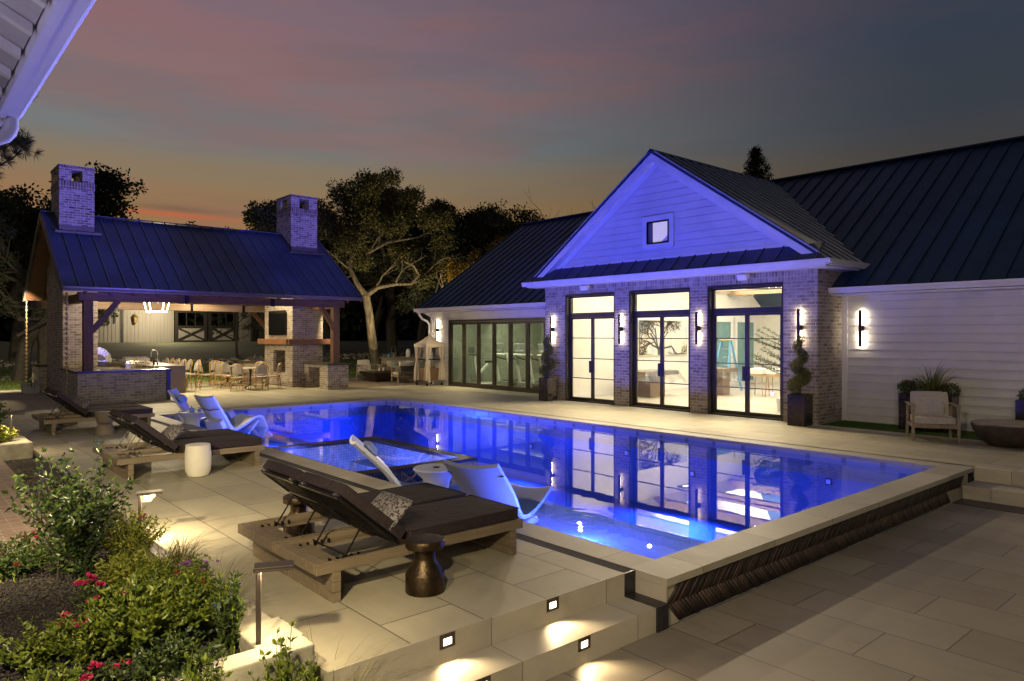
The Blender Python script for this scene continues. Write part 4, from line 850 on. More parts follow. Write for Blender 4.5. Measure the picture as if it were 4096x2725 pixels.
pillow(3.00, 4.96, .53, 0, R(-42), 0, 'leopard print pillow on the nearest lounger behind the bronze stool', .30, .46, .12, grp='leopard pillows')
pillow(3.00, 10.72, .53, 0, R(-42), 0, 'leopard print pillow on the middle pair of loungers by the white drum', .34, .50, .13, grp='leopard pillows')
pillow(3.00, 16.48, .53, 0, R(-42), 0, 'leopard print pillow with blue sheen on the farthest front lounger', .34, .50, .13, grp='leopard pillows')
pillow(3.00, 17.22, .53, 0, R(-42), 0, 'dim leopard print pillow on the farthest rear lounger', .34, .50, .13, grp='leopard pillows')
# ------------------------------------------------------------------ side tables
HAMM = mat('hammered_bronze', (.050, .034, .017), .38, .8, var=.5, scale=9, bs=1, bscale=34, obj=True)
def turned(name, prof, p, lb, mt, grp, sc_=1.0, top=None):
    t = thing(name, lb, 'side table', p, grp)
    m = MB(); m.lathe([(r * sc_, z * sc_) for r, z in prof], 40, p); m.build('base', mt, t, smooth=True)
    if top: m = MB(); m.lathe([(r * sc_, z * sc_) for r, z in top], 40, p); m.build('table_top', mt, t, smooth=True)
    return t
pb = [(.150, 0), (.158, .006), (.159, .02), (.157, .15), (.150, .162), (.148, .166), (.088, .262), (.086, .27), (.086, .345)]; tb = [(.086, .346), (.150, .354), (.158, .362), (.160, .412), (.152, .424), (.148, .425)]
turned('side_table', pb, (3.06, 4.50, 0), 'hammered bronze bottle shaped stool in front of the nearest lounger', HAMM, 'hammered bronze stools', .93, tb)
turned('side_table', pb, (2.98, 6.50, 0), 'hammered bronze stool half hidden behind the nearest loungers', HAMM, 'hammered bronze stools', .93, tb)
pd = [(.105, 0), (.135, .012), (.165, .08), (.175, .2), (.172, .33), (.160, .425)]; td = [(.160, .4255), (.163, .435), (.158, .441)]
WDR = mat('white_concrete', (.62, .59, .50), .7, var=.06)
turned('side_table', pd, (3.23, 10.22, 0), 'white rounded drum table in front of the middle loungers', WDR, 'white drum tables', .98, td)
turned('side_table', pd, (2.98, 12.15, 0), 'white drum table mostly hidden behind the middle loungers', WDR, 'white drum tables', .98, td)
ph = [(.190, 0), (.192, .01), (.165, .10), (.13, .19), (.125, .2)]; th = [(.13, .215), (.15, .222), (.15, .232), (.135, .238), (.15, .28), (.185, .42), (.188, .432), (.178, .438)]
TAU = mat('taupe_concrete', (.17, .14, .105), .6, var=.15)
turned('side_table', ph, (3.24, 15.78, 0), 'taupe hourglass table in front of the farthest loungers', TAU, 'hourglass tables', .98, th)
turned('side_table', ph, (2.98, 17.95, 0), 'taupe hourglass table behind the farthest loungers', TAU, 'hourglass tables', .98, th)
# ================================================================== IN-POOL CHAIRS
def shell(m, prof, w0, thick, dish=.03, ny=8, wf=None):
    """sweep a side profile [(x,z)] across the width; concave across"""
    n = len(prof); P = [Vector((p[0], 0, p[1])) for p in prof]; V = []
    for side in (1, -1):
        for i, p in enumerate(P):
            d = (P[min(i + 1, n - 1)] - P[max(i - 1, 0)]).normalized(); nn = Vector((-d.z, 0, d.x)); th = thick(i / (n - 1)) if callable(thick) else thick
            for j in range(ny + 1):
                s = -1 + 2 * j / ny; wd = w0 * (wf(i / (n - 1)) if wf else 1) / 2; off = nn * (dish * s * s * (1 if nn.z >= 0 else -1)) + nn * (0 if side == 1 else -th)
                q = p + off; V.append((q.x, s * wd, q.z))
    W = ny + 1; O = n * W; F = []
    for i in range(n - 1):
        for j in range(ny): a = i * W + j; F += [(a, a + 1, a + W + 1, a + W), (O + a, O + a + W, O + a + W + 1, O + a + 1)]
        F += [(i * W, (i + 1) * W, O + (i + 1) * W, O + i * W), (i * W + ny, O + i * W + ny, O + (i + 1) * W + ny, (i + 1) * W + ny)]
    for j in range(ny): F += [(j, O + j, O + j + 1, j + 1), ((n - 1) * W + j, (n - 1) * W + j + 1, O + (n - 1) * W + j + 1, O + (n - 1) * W + j)]
    m.add(V, F)
def spl(pts, k=5):
    out = []; n = len(pts)
    for i in range(n - 1):
        p0, p1, p2, p3 = pts[max(i - 1, 0)], pts[i], pts[i + 1], pts[min(i + 2, n - 1)]
        for j in range(k):
            t = j / k; out.append(tuple(.5 * ((2 * b) + (-a + c) * t + (2 * a - 5 * b + 4 * c - d) * t * t + (-a + 3 * b - 3 * c + d) * t ** 3) for a, b, c, d in zip(p0, p1, p2, p3)))
    out.append(pts[-1]); return out
def pool_chair(name, p, rz, lb, kind, pil=None):
    t = thing(name, lb, 'pool chair', (0, 0, 0), 'white resin in-pool chairs')
    m = MB()
    if kind == 'chaise':
        pr = spl([(0, .86), (.10, .77), (.42, .46), (.60, .22), (.74, .145), (1.0, .15), (1.3, .23), (1.52, .31), (1.6, .32)])
        shell(m, pr, .66, .045, .05, 10); m.build('seat_shell', RESIN, t, smooth=True)
        m = MB(); m.prism([(.46, -.30, .26), (.62, -.30, .09), (1.15, -.30, .09), (1.25, -.30, .0), (.40, -.30, 0), (.50, -.30, .12)], (0, .60, 0)); m.build('base', RESIN, t, bevel=.02)
    else:
        pr = spl([(0, 1.0), (.06, .91), (.30, .55), (.44, .33), (.56, .26), (.80, .33), (1.06, .46), (1.22, .47), (1.31, .36), (1.42, .12), (1.52, .02)])
        shell(m, pr, .60, .05, .045, 10); m.build('seat_shell', RESIN, t, smooth=True)
        m = MB(); pr2 = spl([(.30, .50), (.42, .26), (.50, .14), (.44, .0)]); shell(m, pr2, .52, .10, .0, 4); pr3 = spl([(.50, .02), (.80, .10), (1.05, .30), (1.16, .42)]); shell(m, pr3, .50, .05, 0, 4); m.build('base', RESIN, t, smooth=True)
    m = MB(); m.tube([(.13, -.345, .745), (.13, 0, .70), (.13, .345, .745)], .008, 6); m.build('head_strap', mat('strap_blue', (.02, .03, .09), .7), t)
    t.location = p; t.rotation_euler = (0, 0, rz)
    if pil:
        mw = Matrix.Translation(p) @ Matrix.Rotation(rz, 4, 'Z'); q = mw @ Vector((.24, 0, .74 if kind == 'chaise' else .80)); o = pillow(q.x, q.y, q.z, 0, R(50), rz, pil, .20, .42, .13, mt=mat('blue_headrest', (.22, .28, .42), .8), name='head_pillow', cat='head pillow', grp='headrest pillows on pool chairs')
    return t
pool_chair('pool_chair', (4.72, 6.10, -.33), R(24), 'white in-pool chaise facing the doors beside the nearest loungers', 'chaise')
pool_chair('pool_chair', (4.66, 8.55, -.33), R(-24), 'white in-pool chaise side on in front of the spa', 'chaise', 'blue head pillow strapped to the chaise by the spa')
pool_chair('pool_chair', (4.92, 15.25, -.33), R(18), 'white in-pool chair with raised knees beside the middle loungers', 'chair')
pool_chair('pool_chair', (4.95, 17.55, -.33), R(-30), 'white in-pool chair at the far corner near the brick counter', 'chair', 'blue head pillow strapped to the far pool chair')
pt = [(.20, 0), (.205, .02), (.16, .16), (.135, .30), (.16, .42), (.24, .50), (.262, .525)]; ptt = [(.262, .526), (.27, .535), (.262, .55), (.05, .548)]
turned('pool_table', pt, (5.22, 7.42, -.33), 'white flared in-pool table between the two near pool chairs', RESIN, 'flared in-pool tables', 1.08, ptt)
MB().lathe([(.045, 0), (.045, .006)], 20, (5.22, 7.42, .266)).build('umbrella_plug', BLK, bpy.data.objects['pool_table'])
turned('pool_table', pt, (5.05, 16.35, -.33), 'white flared in-pool table between the two far pool chairs', RESIN, 'flared in-pool tables', 1.08, ptt)
o = MB().lathe([(.05, 0), (.055, .06), (.05, .075), (.012, .08), (.01, .13), (.0001, .13)], 16, (5.02, 16.30, .265), cap=False).build('oil_candle', mat('blue_glassware', (.15, .25, .6), .2), smooth=True); tag(o, 'small blue candle jar on the far in-pool table', 'candle')
o = MB().lathe([(.04, 0), (.045, .05), (.04, .055)], 16, (5.16, 16.22, .265)).build('cup', mat('blue_cup', (.2, .28, .55), .3), smooth=True); tag(o, 'short blue cup on the far in-pool table beside the candle', 'cup')
# ================================================================== ARMCHAIR AND BOWL BY THE SIDING
def armchair(p, rz, lb, grp, back='pillow', sc_=1.0, rope=False, wood=None):
    wd = wood or mat('grey_teak', (.26, .20, .13), .6, var=.25, scale=12, obj=True, stretch=(1, 1, .3))
    t = thing('armchair', lb, 'armchair', (0, 0, 0), grp)   # faces -Y locally
    for x in (-.36, .36):
        for y, nme in ((-.36, 'f'), (.34, 'b')):
            top = .62 if y < 0 else .60; m = MB(); m.beam((x, y, 0), (x * .99, y - (.0 if y < 0 else .06), top), .045, .05, (0, 1, 0), .05, .055); m.build('leg', wd, t, bevel=.006)
        m = MB(); m.beam((x, -.39, .64), (x, .38, .64), .07, .035); m.build('arm', wd, t, bevel=.01)
    m = MB(); m.box(-.34, .34, -.38, -.34, .24, .31); m.box(-.34, .34, .28, .32, .24, .31); m.box(-.375, -.345, -.33, .30, .24, .30); m.box(.345, .375, -.33, .30, .24, .30); m.build('seat_frame', wd, t, bevel=.004)
    m = MB(); m.cushion(0, -.03, .37, .66, .66, .13, 10, 10, .2); m.build('seat_cushion', FABG, t, smooth=True)
    M = Matrix.Rotation(R(72), 4, 'X'); m = MB(); m.cushion(0, .27, .62, .62, .48, .15, 10, 10, .4, M); m.build('back_cushion', FABG, t, smooth=True)
    if rope:
        m = MB()
        for k in range(26): x = -.27 + k * .0216; m.tube([(x, .36, .27), (x, .42, .45), (x, .40, .66)], .006, 4)
        m.tube([(-.3, .40, .66), (.3, .40, .66)], .018, 6); m.build('rope_back', BLK, t)
    t.scale = (sc_,) * 3; t.location = p; t.rotation_euler = (0, 0, rz); return t
armchair((14.62, 4.92, 0), R(-62), 'teak armchair with pale cushions in front of the white siding', 'teak armchairs')
o = pillow(14.56, 4.96, .60, R(76), 0, R(-62), 'cream lumbar pillow on the armchair by the white siding', .50, .36, .13, mt=FABG)
t = thing('fire_bowl', 'large dark round fire bowl by the right edge next to the armchair', 'fire bowl', (14.72, 3.72, 0))
DB = mat('dark_concrete_bowl', (.05, .036, .028), .45, var=.45, scale=5, bs=.4, bscale=20)
m = MB(); m.lathe([(.27, 0), (.33, .015), (.46, .12), (.55, .26), (.585, .365), (.575, .385)], 56, (14.72, 3.72, 0)); m.build('bowl', DB, t, smooth=True)
m = MB(); m.lathe([(.57, .386), (.57, .40), (.55, .405)], 56, (14.72, 3.72, 0)); m.build('lid', mat('bowl_lid', (.24, .20, .14), .5, var=.3, scale=6), t)
# planters and plants
LEAFD = leafmat('dark_leaves', [(.012, .022, .008), (.025, .045, .012), (.05, .075, .02)], .45, .1)
LEAFO = leafmat('topiary_leaves', [(.05, .065, .018), (.11, .12, .03), (.22, .20, .05)], .5, .2)
def leaf_cloud(P, D, size, wr=.45, rnd=.35, bend=.15):
    """pointed leaves at P (n,3) along direction D (n,3)"""
    n = len(P); D = D / (np.linalg.norm(D, axis=1)[:, None] + 1e-9); r = rng.normal(0, 1, (n, 3)); S = np.cross(D, r); S /= (np.linalg.norm(S, axis=1)[:, None] + 1e-9); U = np.cross(S, D)
    Ls = (size * (1 + rng.uniform(-rnd, rnd, n)))[:, None]; W = Ls * wr / 2
    V = np.stack([P, P + D * Ls * .45 + S * W + U * Ls * bend * .5, P + D * Ls, P + D * Ls * .45 - S * W + U * Ls * bend * .5], 1).reshape(-1, 3)
    F = np.array([(0, 1, 2), (0, 2, 3)]); return V, (np.arange(n)[:, None, None] * 4 + F[None]).reshape(-1, 3)
def blob_pts(blobs, n, shell_=.75):
    w_ = np.array([b[3] ** 2 for b in blobs]); k = rng.choice(len(blobs), n, p=w_ / w_.sum()); B = np.array(blobs)[k]
    d = rng.normal(0, 1, (n, 3)); d /= np.linalg.norm(d, axis=1)[:, None]; r = B[:, 3] * (1 - (1 - shell_) * rng.random(n) ** .8 - .0)
    sq = B[:, 4][:, None] if B.shape[1] > 4 else 1.0
    off = d * r[:, None]; off[:, 2] *= (B[:, 4] if B.shape[1] > 4 else 1.0); return B[:, :3] + off, d
def planter(x, y, w_, d_, h, lb, grp):
    t = thing('planter', lb, 'planter', (x, y, 0), grp); m = MB(); m.prism([(x - w_ / 2 * .93, y - d_ / 2 * .93, 0), (x + w_ / 2 * .93, y - d_ / 2 * .93, 0), (x + w_ / 2, y - d_ / 2, h), (x - w_ / 2, y - d_ / 2, h)], (0, d_, 0)) if 0 else m.box(x - w_ / 2, x + w_ / 2, y - d_ / 2, y + d_ / 2, 0, h); m.build('pot', PLM, t, bevel=.01)
    MB().box(x - w_ / 2 + .03, x + w_ / 2 - .03, y - d_ / 2 + .03, y + d_ / 2 - .03, h + .001, h + .012).build('potting_soil', SOIL, t); return t
PLM = mat('bronze_planter', (.045, .033, .030), .28, .55, var=.35, scale=2.5)
def topiary(x, y, lb, lbp):
    planter(x, y, .38, .38, .66, lbp, 'tall square bronze planters')
    t = thing('spiral_topiary', lb, 'topiary', (x, y, .66), 'spiral topiaries beside the glass doors'); m = MB(); m.tube([(x, y, .66), (x + .01, y, 1.2), (x, y, 1.85)], [.018, .014, .008], 7); m.build('trunk', BARK, t)
    bl = []
    for k in range(46):
        u = k / 45; a = u * 2.6 * 2 * math.pi + 1.0; rr_ = .14 * (1 - .72 * u); bl.append((x + math.cos(a) * rr_, y + math.sin(a) * rr_, .78 + u * 1.08, .15 * (1 - .5 * u), 1.0))
    P, D = blob_pts(bl, 8000, .5); V, F = leaf_cloud(P, D + rng.normal(0, .5, D.shape), .030, .6); np_mesh('foliage', V, F, LEAFO, t)
topiary(14.74, 15.28, 'spiral topiary left of the first glass door', 'tall bronze planter left of the first glass door'); topiary(14.72, 7.52, 'spiral topiary right of the third glass door', 'tall bronze planter right of the third glass door with blue sheen')
BLADE = leafmat('grass_blades', [(.06, .08, .015), (.14, .15, .03), (.26, .24, .07)], .5, .25)
def grass_clump(name, x, y, z, n, ln, lb, cat, mt, spread=.5, wd=.006, grp=None, r0=.04, curl=1.0):
    V = []; F = []
    for i in range(n):
        a = random.uniform(0, 6.283); l = ln * random.uniform(.5, 1.1); tilt = random.uniform(.05, spread); px, py = x + math.cos(a) * r0 * random.random(), y + math.sin(a) * r0 * random.random(); b = len(V); seg = 6
        dx, dy = math.cos(a), math.sin(a); r_, zz = 0, 0
        for k in range(seg + 1):
            u = k / seg; w_ = wd * (1 - u * .9); V += [(px + dx * r_ - dy * w_, py + dy * r_ + dx * w_, z + zz), (px + dx * r_ + dy * w_, py + dy * r_ - dx * w_, z + zz)]
            an = tilt + curl * u * u * 1.9; r_ += math.sin(an) * l / seg; zz += math.cos(an) * l / seg
        F += [(b + 2 * k, b + 2 * k + 1, b + 2 * k + 3, b + 2 * k + 2) for k in range(seg)]
    o = np_mesh(name, V, F, mt, smooth=True); tag(o, lb, cat, grp); return o
def petals(name, pts, size, mt, parent=None):
    P = np.repeat(np.array(pts), 14, 0); D = rng.normal(0, 1, (len(P), 3)); D[:, 2] = np.abs(D[:, 2]); V, F = leaf_cloud(P, D, size, .9); return np_mesh(name, V, F, mt, parent)
RED = leafmat('red_petals', [(.16, .008, .012), (.28, .015, .02)], .6, .3); PINK = leafmat('pink_petals', [(.30, .008, .05), (.50, .03, .12)], .6, .3); PURP = leafmat('purple_petals', [(.20, .06, .30), (.38, .15, .5)], .6, .3)
def pot_mix(x, y, sfx):
    bl = [(x + random.uniform(-.14, .14), y + random.uniform(-.42, .42), .82 + random.uniform(-.04, .07), .16, .8) for k in range(12)]
    t = thing('potted_flowers', 'bushy green flowers with red blooms in the planter ' + sfx, 'flowers', (x, y, .75), 'flowers in the long planters'); P, D = blob_pts(bl, 2600, .5); V, F = leaf_cloud(P, D + rng.normal(0, .4, D.shape), .045, .5); np_mesh('foliage', V, F, leafmat('pot_leaves', [(.02, .04, .01), (.06, .09, .02), (.15, .16, .04)], .5, .2), t)
    for k in range(10): b = random.choice(bl); petals('bloom', [(b[0] - .05, b[1] + random.uniform(-.08, .08), b[2] + .10)], .025, RED, t)
planter(15.78, 5.38, .40, .98, .74, 'long low bronze planter behind the teak armchair', 'long bronze planters'); pot_mix(15.78, 5.38, 'behind the armchair')
grass_clump('ornamental_grass', 15.74, 5.30, .74, 95, .85, 'spiky cream and green grass rising from the planter behind the armchair', 'ornamental grass', BLADE, .9, .013, r0=.12)
planter(15.78, 3.37, .40, .98, .74, 'long low bronze planter cut by the right edge', 'long bronze planters'); pot_mix(15.78, 3.37, 'at the right edge')
grass_clump('ornamental_grass', 15.74, 3.45, .74, 60, .62, 'spiky grass in the planter at the right edge', 'ornamental grass', BLADE, .9, .013, r0=.12)
def speaker(p, lb):
    t = thing('outdoor_speaker', lb, 'speaker', p, 'white speakers under the gable gutter'); M = Matrix.Rotation(R(-28), 3, 'Y')
    v = Vector(p); m = MB(); a = M @ Vector((-.10, 0, 0)); m.beam(v + Vector((0, -.13, 0)), v + Vector((0, .13, 0)), .19, .15, (-.5, 0, 1)); m.build('speaker_box', WHITE, t, bevel=.03)
    MB().beam(v + Vector((.02, 0, 0)), v + Vector((.12, 0, .03)), .05, .05).build('bracket', WHITE, t)
speaker((14.95, 13.98, 3.28), 'small white speaker under the gutter above the first door'); speaker((14.95, 9.0, 3.28), 'small white speaker under the gutter above the third door')
t = thing('hose_faucet', 'small wall tap and outlet low on the brick corner side', 'tap', (15.79, 7.30, .37)); m = MB(); m.box(15.73, 15.85, 7.25, 7.318, .33, .45); m.box(15.76, 15.82, 7.28, 7.318, .14, .24); m.build('outlet_cover', mat('grey_plastic', (.2, .19, .18), .5), t); MB().tube([(15.76, 7.25, .38), (15.74, 7.20, .36), (15.74, 7.19, .30)], .014, 7).build('spout', STEEL, t)
# ================================================================== THINGS UNDER THE PAVILION
t = thing('television', 'large black flat television on the fireplace wall above the mantel', 'television', (11.25, 26.5, 2.3)); MB().box(11.22, 11.26, 25.66, 27.20, 1.92, 2.86).build('frame', BLK, t, bevel=.006); MB().box(11.216, 11.2195, 25.68, 27.18, 1.94, 2.84).build('screen', mat('tv_screen', (.006, .006, .007), .12, var=0), t); MB().box(11.262, 11.298, 26.1, 26.8, 2.2, 2.6).build('wall_mount', BLK, t)
def pendant():
    t = thing('pendant_lantern', 'glowing open frame pendant lantern under the front of the pavilion roof', 'pendant lamp', (6.62, 25.0, 3.0)); G = emis('pendant_glow', (1, .84, .58), 20); c = Vector((6.62, 25.0, 0)); b, a = .24, .32
    m = MB()
    for s in ((-1, -1), (1, -1), (1, 1), (-1, 1)): m.beam(c + Vector((s[0] * b, s[1] * b, 2.68)), c + Vector((s[0] * a, s[1] * a, 3.12)), .018, .018)
    for i in range(4):
        p = [(-1, -1), (1, -1), (1, 1), (-1, 1)]; q, r_ = p[i], p[(i + 1) % 4]; m.beam(c + Vector((q[0] * b, q[1] * b, 2.68)), c + Vector((r_[0] * b, r_[1] * b, 2.68)), .02, .02)
    m.build('led_frame', G, t); m = MB()
    for i in range(4):
        p = [(-1, -1), (1, -1), (1, 1), (-1, 1)]; q, r_ = p[i], p[(i + 1) % 4]; m.beam(c + Vector((q[0] * a, q[1] * a, 3.13)), c + Vector((r_[0] * a, r_[1] * a, 3.13)), .03, .03)
    m.tube([c + Vector((0, 0, 3.13)), c + Vector((0, 0, 4.8))], .01, 6); m.beam(c + Vector((-a, 0, 3.13)), c + Vector((a, 0, 3.13)), .02, .02); m.build('top_frame', BLK, t)
    lamp('POINT', 'lamp', (6.62, 25.0, 2.9), WARM2, 520, t, shadow_soft_size=.22)
pendant()
def downlight(x, y, z, p):
    t = thing('ceiling_spot', 'small recessed spot in the pavilion ceiling over the ' + ('fireplace side dining table' if x > 10 else 'rear of the dining area' if x > 8 else 'kitchen counter'), 'ceiling light', (x, y, z), 'pavilion ceiling spots'); MB().lathe([(.05, 0), (.06, .03)], 16, (x, y, z)).build('housing', BLK, t); l = lamp('SPOT', 'lamp', (x, y, z - .02), WARM2, p, t, rot=(0, 0, 0), shadow_soft_size=.05); l.data.spot_size = R(130); l.data.spot_blend = .7
downlight(10.3, 25.6, 4.75, 700); downlight(9.0, 28.0, 4.1, 420); downlight(5.6, 26.9, 4.7, 420)
# grill, oven, tap
t = thing('grill', 'stainless steel barbecue grill with domed hood in the counter', 'grill', (6.75, 27.9, .92)); m = MB(); m.box(6.3, 7.1, 27.55, 28.3, .70, .95); m.build('grill_body', STEEL, t, bevel=.01)
pr = [(27.55 - .0, .951), (27.57, 1.02), (27.70, 1.12), (27.92, 1.165), (28.15, 1.13), (28.3, 1.02), (28.3, .951)]; m = MB(); m.prism([(6.32, a, b) for a, b in pr], (.76, 0, 0)); m.build('grill_hood', STEEL, t, bevel=.01)
m = MB(); m.tube([(6.38, 27.50, 1.02), (7.02, 27.50, 1.02)], .015, 8); m.build('hood_handle', STEEL, t)
m = MB(); [m.beam((6.275, 27.65 + k * .13, .82), (6.30, 27.65 + k * .13, .82), .05, .05) for k in range(5)]; m.build('knobs', BLK, t)
t = thing('pizza_oven', 'arched stainless pizza oven on the back counter beside the brick column', 'pizza oven', (5.75, 29.5, .92)); pr = [(5.3, .95)] + [(5.78 + .46 * math.cos(a), .95 + .55 * math.sin(a)) for a in np.linspace(math.pi, 0, 14)] + [(6.24, .95)]
m = MB(); m.prism([(a, 29.25, b) for a, b in pr[1:-1]], (0, .6, 0)); m.build('oven_dome', STEEL, t, bevel=.008); pr = [(5.78 + .25 * math.cos(a), 1.02 + .22 * math.sin(a)) for a in np.linspace(math.pi, 0, 10)]; m = MB(); m.prism([(a, 29.235, b) for a, b in pr], (0, .012, 0)); m.build('oven_mouth', mat('oven_mouth', (.05, .04, .10), .4), t); m = MB(); m.box(5.5, 6.1, 29.12, 29.24, .985, 1.01); m.box(5.36, 5.4, 29.3, 29.34, .921, .95); m.box(6.16, 6.2, 29.3, 29.34, .921, .95); m.build('oven_shelf', STEEL, t)
t = thing('kitchen_tap', 'tall spring neck kitchen tap on the bar counter', 'tap', (7.02, 26.4, .92)); m = MB(); m.tube([(7.02, 26.4, .92), (7.02, 26.4, 1.32)] + [(6.92 + .10 * math.cos(a), 26.4, 1.32 + .10 * math.sin(a)) for a in np.linspace(.3, math.pi, 7)] + [(6.82, 26.4, 1.18)], .014, 8); m.build('spring_neck', STEEL, t, smooth=True); MB().lathe([(.03, 0), (.03, .10), (.02, .12)], 12, (7.02, 26.4, .921)).build('tap_base', BLK, t)
o = MB().lathe([(.035, 0), (.004, .008), (.004, .09), (.03, .12), (.042, .17), (.035, .23)], 16, (6.78, 26.2, .921), cap=False).build('wine_glass', glassmat('wine_glass_glass', (.8, .8, .78), 1.6), smooth=True); tag(o, 'stemmed wine glass on the counter left of the tap', 'wine glass')
o = MB().lathe([(.035, 0), (.035, .16), (.012, .20), (.012, .26)], 14, (6.88, 26.32, .921)).build('soap_bottle', BLK, smooth=True); tag(o, 'dark pump bottle between the wine glass and the tap', 'bottle')
t = thing('cooler', 'grey hard cooler with handle beside the end of the brick counter', 'cooler', (3.74, 28.2, 0)); CG = mat('cooler_grey', (.30, .30, .31), .6); m = MB(); m.prism([(3.40, 28.0, 0), (3.86, 28.0, 0), (3.89, 28.0, .30), (3.37, 28.0, .30)], (0, .36, 0)); m.build('cooler_body', CG, t, bevel=.02); MB().box(3.36, 3.90, 27.98, 28.38, .302, .36).build('cooler_lid', CG, t, bevel=.015); m = MB(); m.tube([(3.63, 27.96, .20), (3.60, 27.94, .45), (3.66, 27.96, .52), (3.72, 27.97, .45), (3.70, 27.96, .2)], .01, 6); m.build('cooler_handle', BLK, t)
def rain_chain(x, y, z1, lb):
    t = thing('rain_chain', lb, 'rain chain', (x, y, 0), 'copper rain chains'); m = MB(); z = z1
    while z > .05: m.lathe([(.015, 0), (.035, .06), (.042, .085), (.038, .085), (.012, .005)], 10, (x, y, z - .09), cap=False); m.tube([(x, y, z), (x, y, z + .05)], .006, 4); z -= .135
    m.build('chain_cups', mat('copper_cups', (.35, .26, .15), .35, .8), t, smooth=True)
rain_chain(3.72, 22.58, 3.08, 'rain chain hanging in front of the left brick column'); rain_chain(3.72, 29.85, 3.08, 'rain chain at the rear left corner of the pavilion roof')
# rattan bistro chairs
RAT = mat('rattan_cane', (.40, .24, .085), .5, var=.25, scale=30, obj=True)
def weave():
    m, nt, p, out = newmat('chevron_weave'); v = coords(nt, True); s = nt.nodes.new('ShaderNodeSeparateXYZ'); nt.links.new(v, s.inputs[0])
    tri = math_n(nt, 'PINGPONG', math_n(nt, 'ADD', s.outputs[0], 1.0), .085); w_ = math_n(nt, 'ADD', math_n(nt, 'ADD', s.outputs[2], s.outputs[1]), tri); st_ = math_n(nt, 'FRACT', math_n(nt, 'MULTIPLY', w_, 24))
    nt.links.new(ramp(nt, st_, [(.0, (.03, .028, .03)), (.46, (.03, .028, .03)), (.5, (.62, .58, .50)), (1, (.62, .58, .50))], 'CONSTANT'), p.inputs[0]); p.inputs['Roughness'].default_value = .6; return m
WV = weave()
def bistro(sh=.46, name='bistro_chair', cat='bistro chair', grp='rattan chairs round the dining tables'):
    t = thing(name, '', cat, (0, 0, 0), grp)
    m = MB(); m.cushion(0, 0, sh, .42, .42, .035, 8, 8, .2); m.build('woven_seat', WV, t, smooth=True)
    m = MB(); n = 8; V = []; hw = lambda v: .20 * math.sqrt(max(0, 1 - max(0, (v - .62) / .40) ** 2)); F = []
    for j in range(9):
        v = j / 8
        for i in range(n + 1):
            s = -1 + 2 * i / n; V.append((s * hw(v), .20 + .07 * v - .05 * s * s, sh + .10 + v * .36))
    F = [(j * 9 + i, j * 9 + i + 1, j * 9 + i + 10, j * 9 + i + 9) for j in range(8) for i in range(8)]; m.add(V, F); o = m.build('woven_back', WV, t, smooth=True); sm = o.modifiers.new('solid', 'SOLIDIFY'); sm.thickness = .012
    m = MB(); pts = [(-.22, .19, sh - .02), (-.225, .20, sh + .18)] + [(-.225 * math.cos(a), .20 + .07 * (.6 + .4 * math.sin(a)), sh + .30 + .18 * math.sin(a)) for a in np.linspace(0, math.pi, 9)] + [(.225, .20, sh + .18), (.22, .19, sh - .02)]; m.tube(pts, .016, 7); m.build('back_hoop', RAT, t, smooth=True)
    m = MB(); m.tube([(.215 * math.cos(a) * (1.08 if 1 else 1), .215 * math.sin(a) * 1.05, sh - .02) for a in np.linspace(0, 2 * math.pi, 17)], .014, 6, cap=False); z2 = .16 if sh < .5 else .26
    m.tube([(-.21, -.21, z2), (.21, -.21, z2), (.215, .23, z2), (-.215, .23, z2), (-.21, -.21, z2)], .010, 6)
    for sx in (-1, 1): m.tube([(sx * .19, -.2, sh - .17), (sx * .10, -.2, sh - .05), (0, -.2, sh - .03)], .009, 5); m.tube([(sx * .20, .2, sh - .17), (sx * .10, .2, sh - .05), (0, .2, sh - .03)], .009, 5)
    m.build('cane_rails', RAT, t, smooth=True)
    for sx in (-1, 1):
        for sy in (-1, 1): MB().tube([(sx * .185, sy * .185, sh - .02), (sx * .22, sy * .235, 0)], [.017, .015], 7).build('leg', RAT, t, smooth=True)
    m = MB()
    for sx in (-1, 1):
        for sy in (-1, 1):
            for u in (.25, .62): m.tube([(sx * (.185 + .035 * u), sy * (.185 + .05 * u), (sh - .02) * (1 - u) - .012), (sx * (.185 + .035 * u), sy * (.185 + .05 * u), (sh - .02) * (1 - u) + .012)], .021, 7)
    m.build('cane_bindings', BLK, t); return t
B0 = bistro(); T1_, T2_ = (9.85, 27.75), (9.9, 25.6); chs = []
spots = [(9.30, 25.02, T2_, 'woven back chair at the front left of the nearer dining table'), (9.92, 24.85, T2_, 'woven back chair at the front middle of the nearer dining table'), (10.55, 25.15, T2_, 'chair turned side on next to the fireplace'), (10.45, 26.25, T2_, 'chair on the rear right of the nearer dining table'), (9.45, 26.35, T2_, 'chair on the rear left of the nearer dining table'),
    (9.02, 27.72, T1_, 'chair at the left side of the farther dining table, side on'), (9.42, 27.12, T1_, 'woven back chair at the front of the farther dining table'), (9.75, 28.5, T1_, 'chair behind the farther dining table on the left'), (10.60, 28.2, T1_, 'chair behind the farther dining table on the right')]
for i, (x, y, tc_, lb) in enumerate(spots):
    rz = math.atan2(y - tc_[1], x - tc_[0]) - math.pi / 2
    if i == 0: B0.location = (x, y, 0); B0.rotation_euler = (0, 0, rz); B0['label'] = 'rattan ' + lb
    else: dup(B0, (x, y, 0), rz, 'rattan ' + lb)
BS = bistro(.58, 'bar_stool', 'bar stool', 'rattan bar stools along the bar')
bn = ['first rattan bar stool at the near end of the bar, seen whole', 'second rattan bar stool along the bar', 'third rattan bar stool along the bar', 'fourth rattan bar stool along the bar', 'fifth rattan bar stool along the bar', 'sixth rattan bar stool at the far end of the bar']
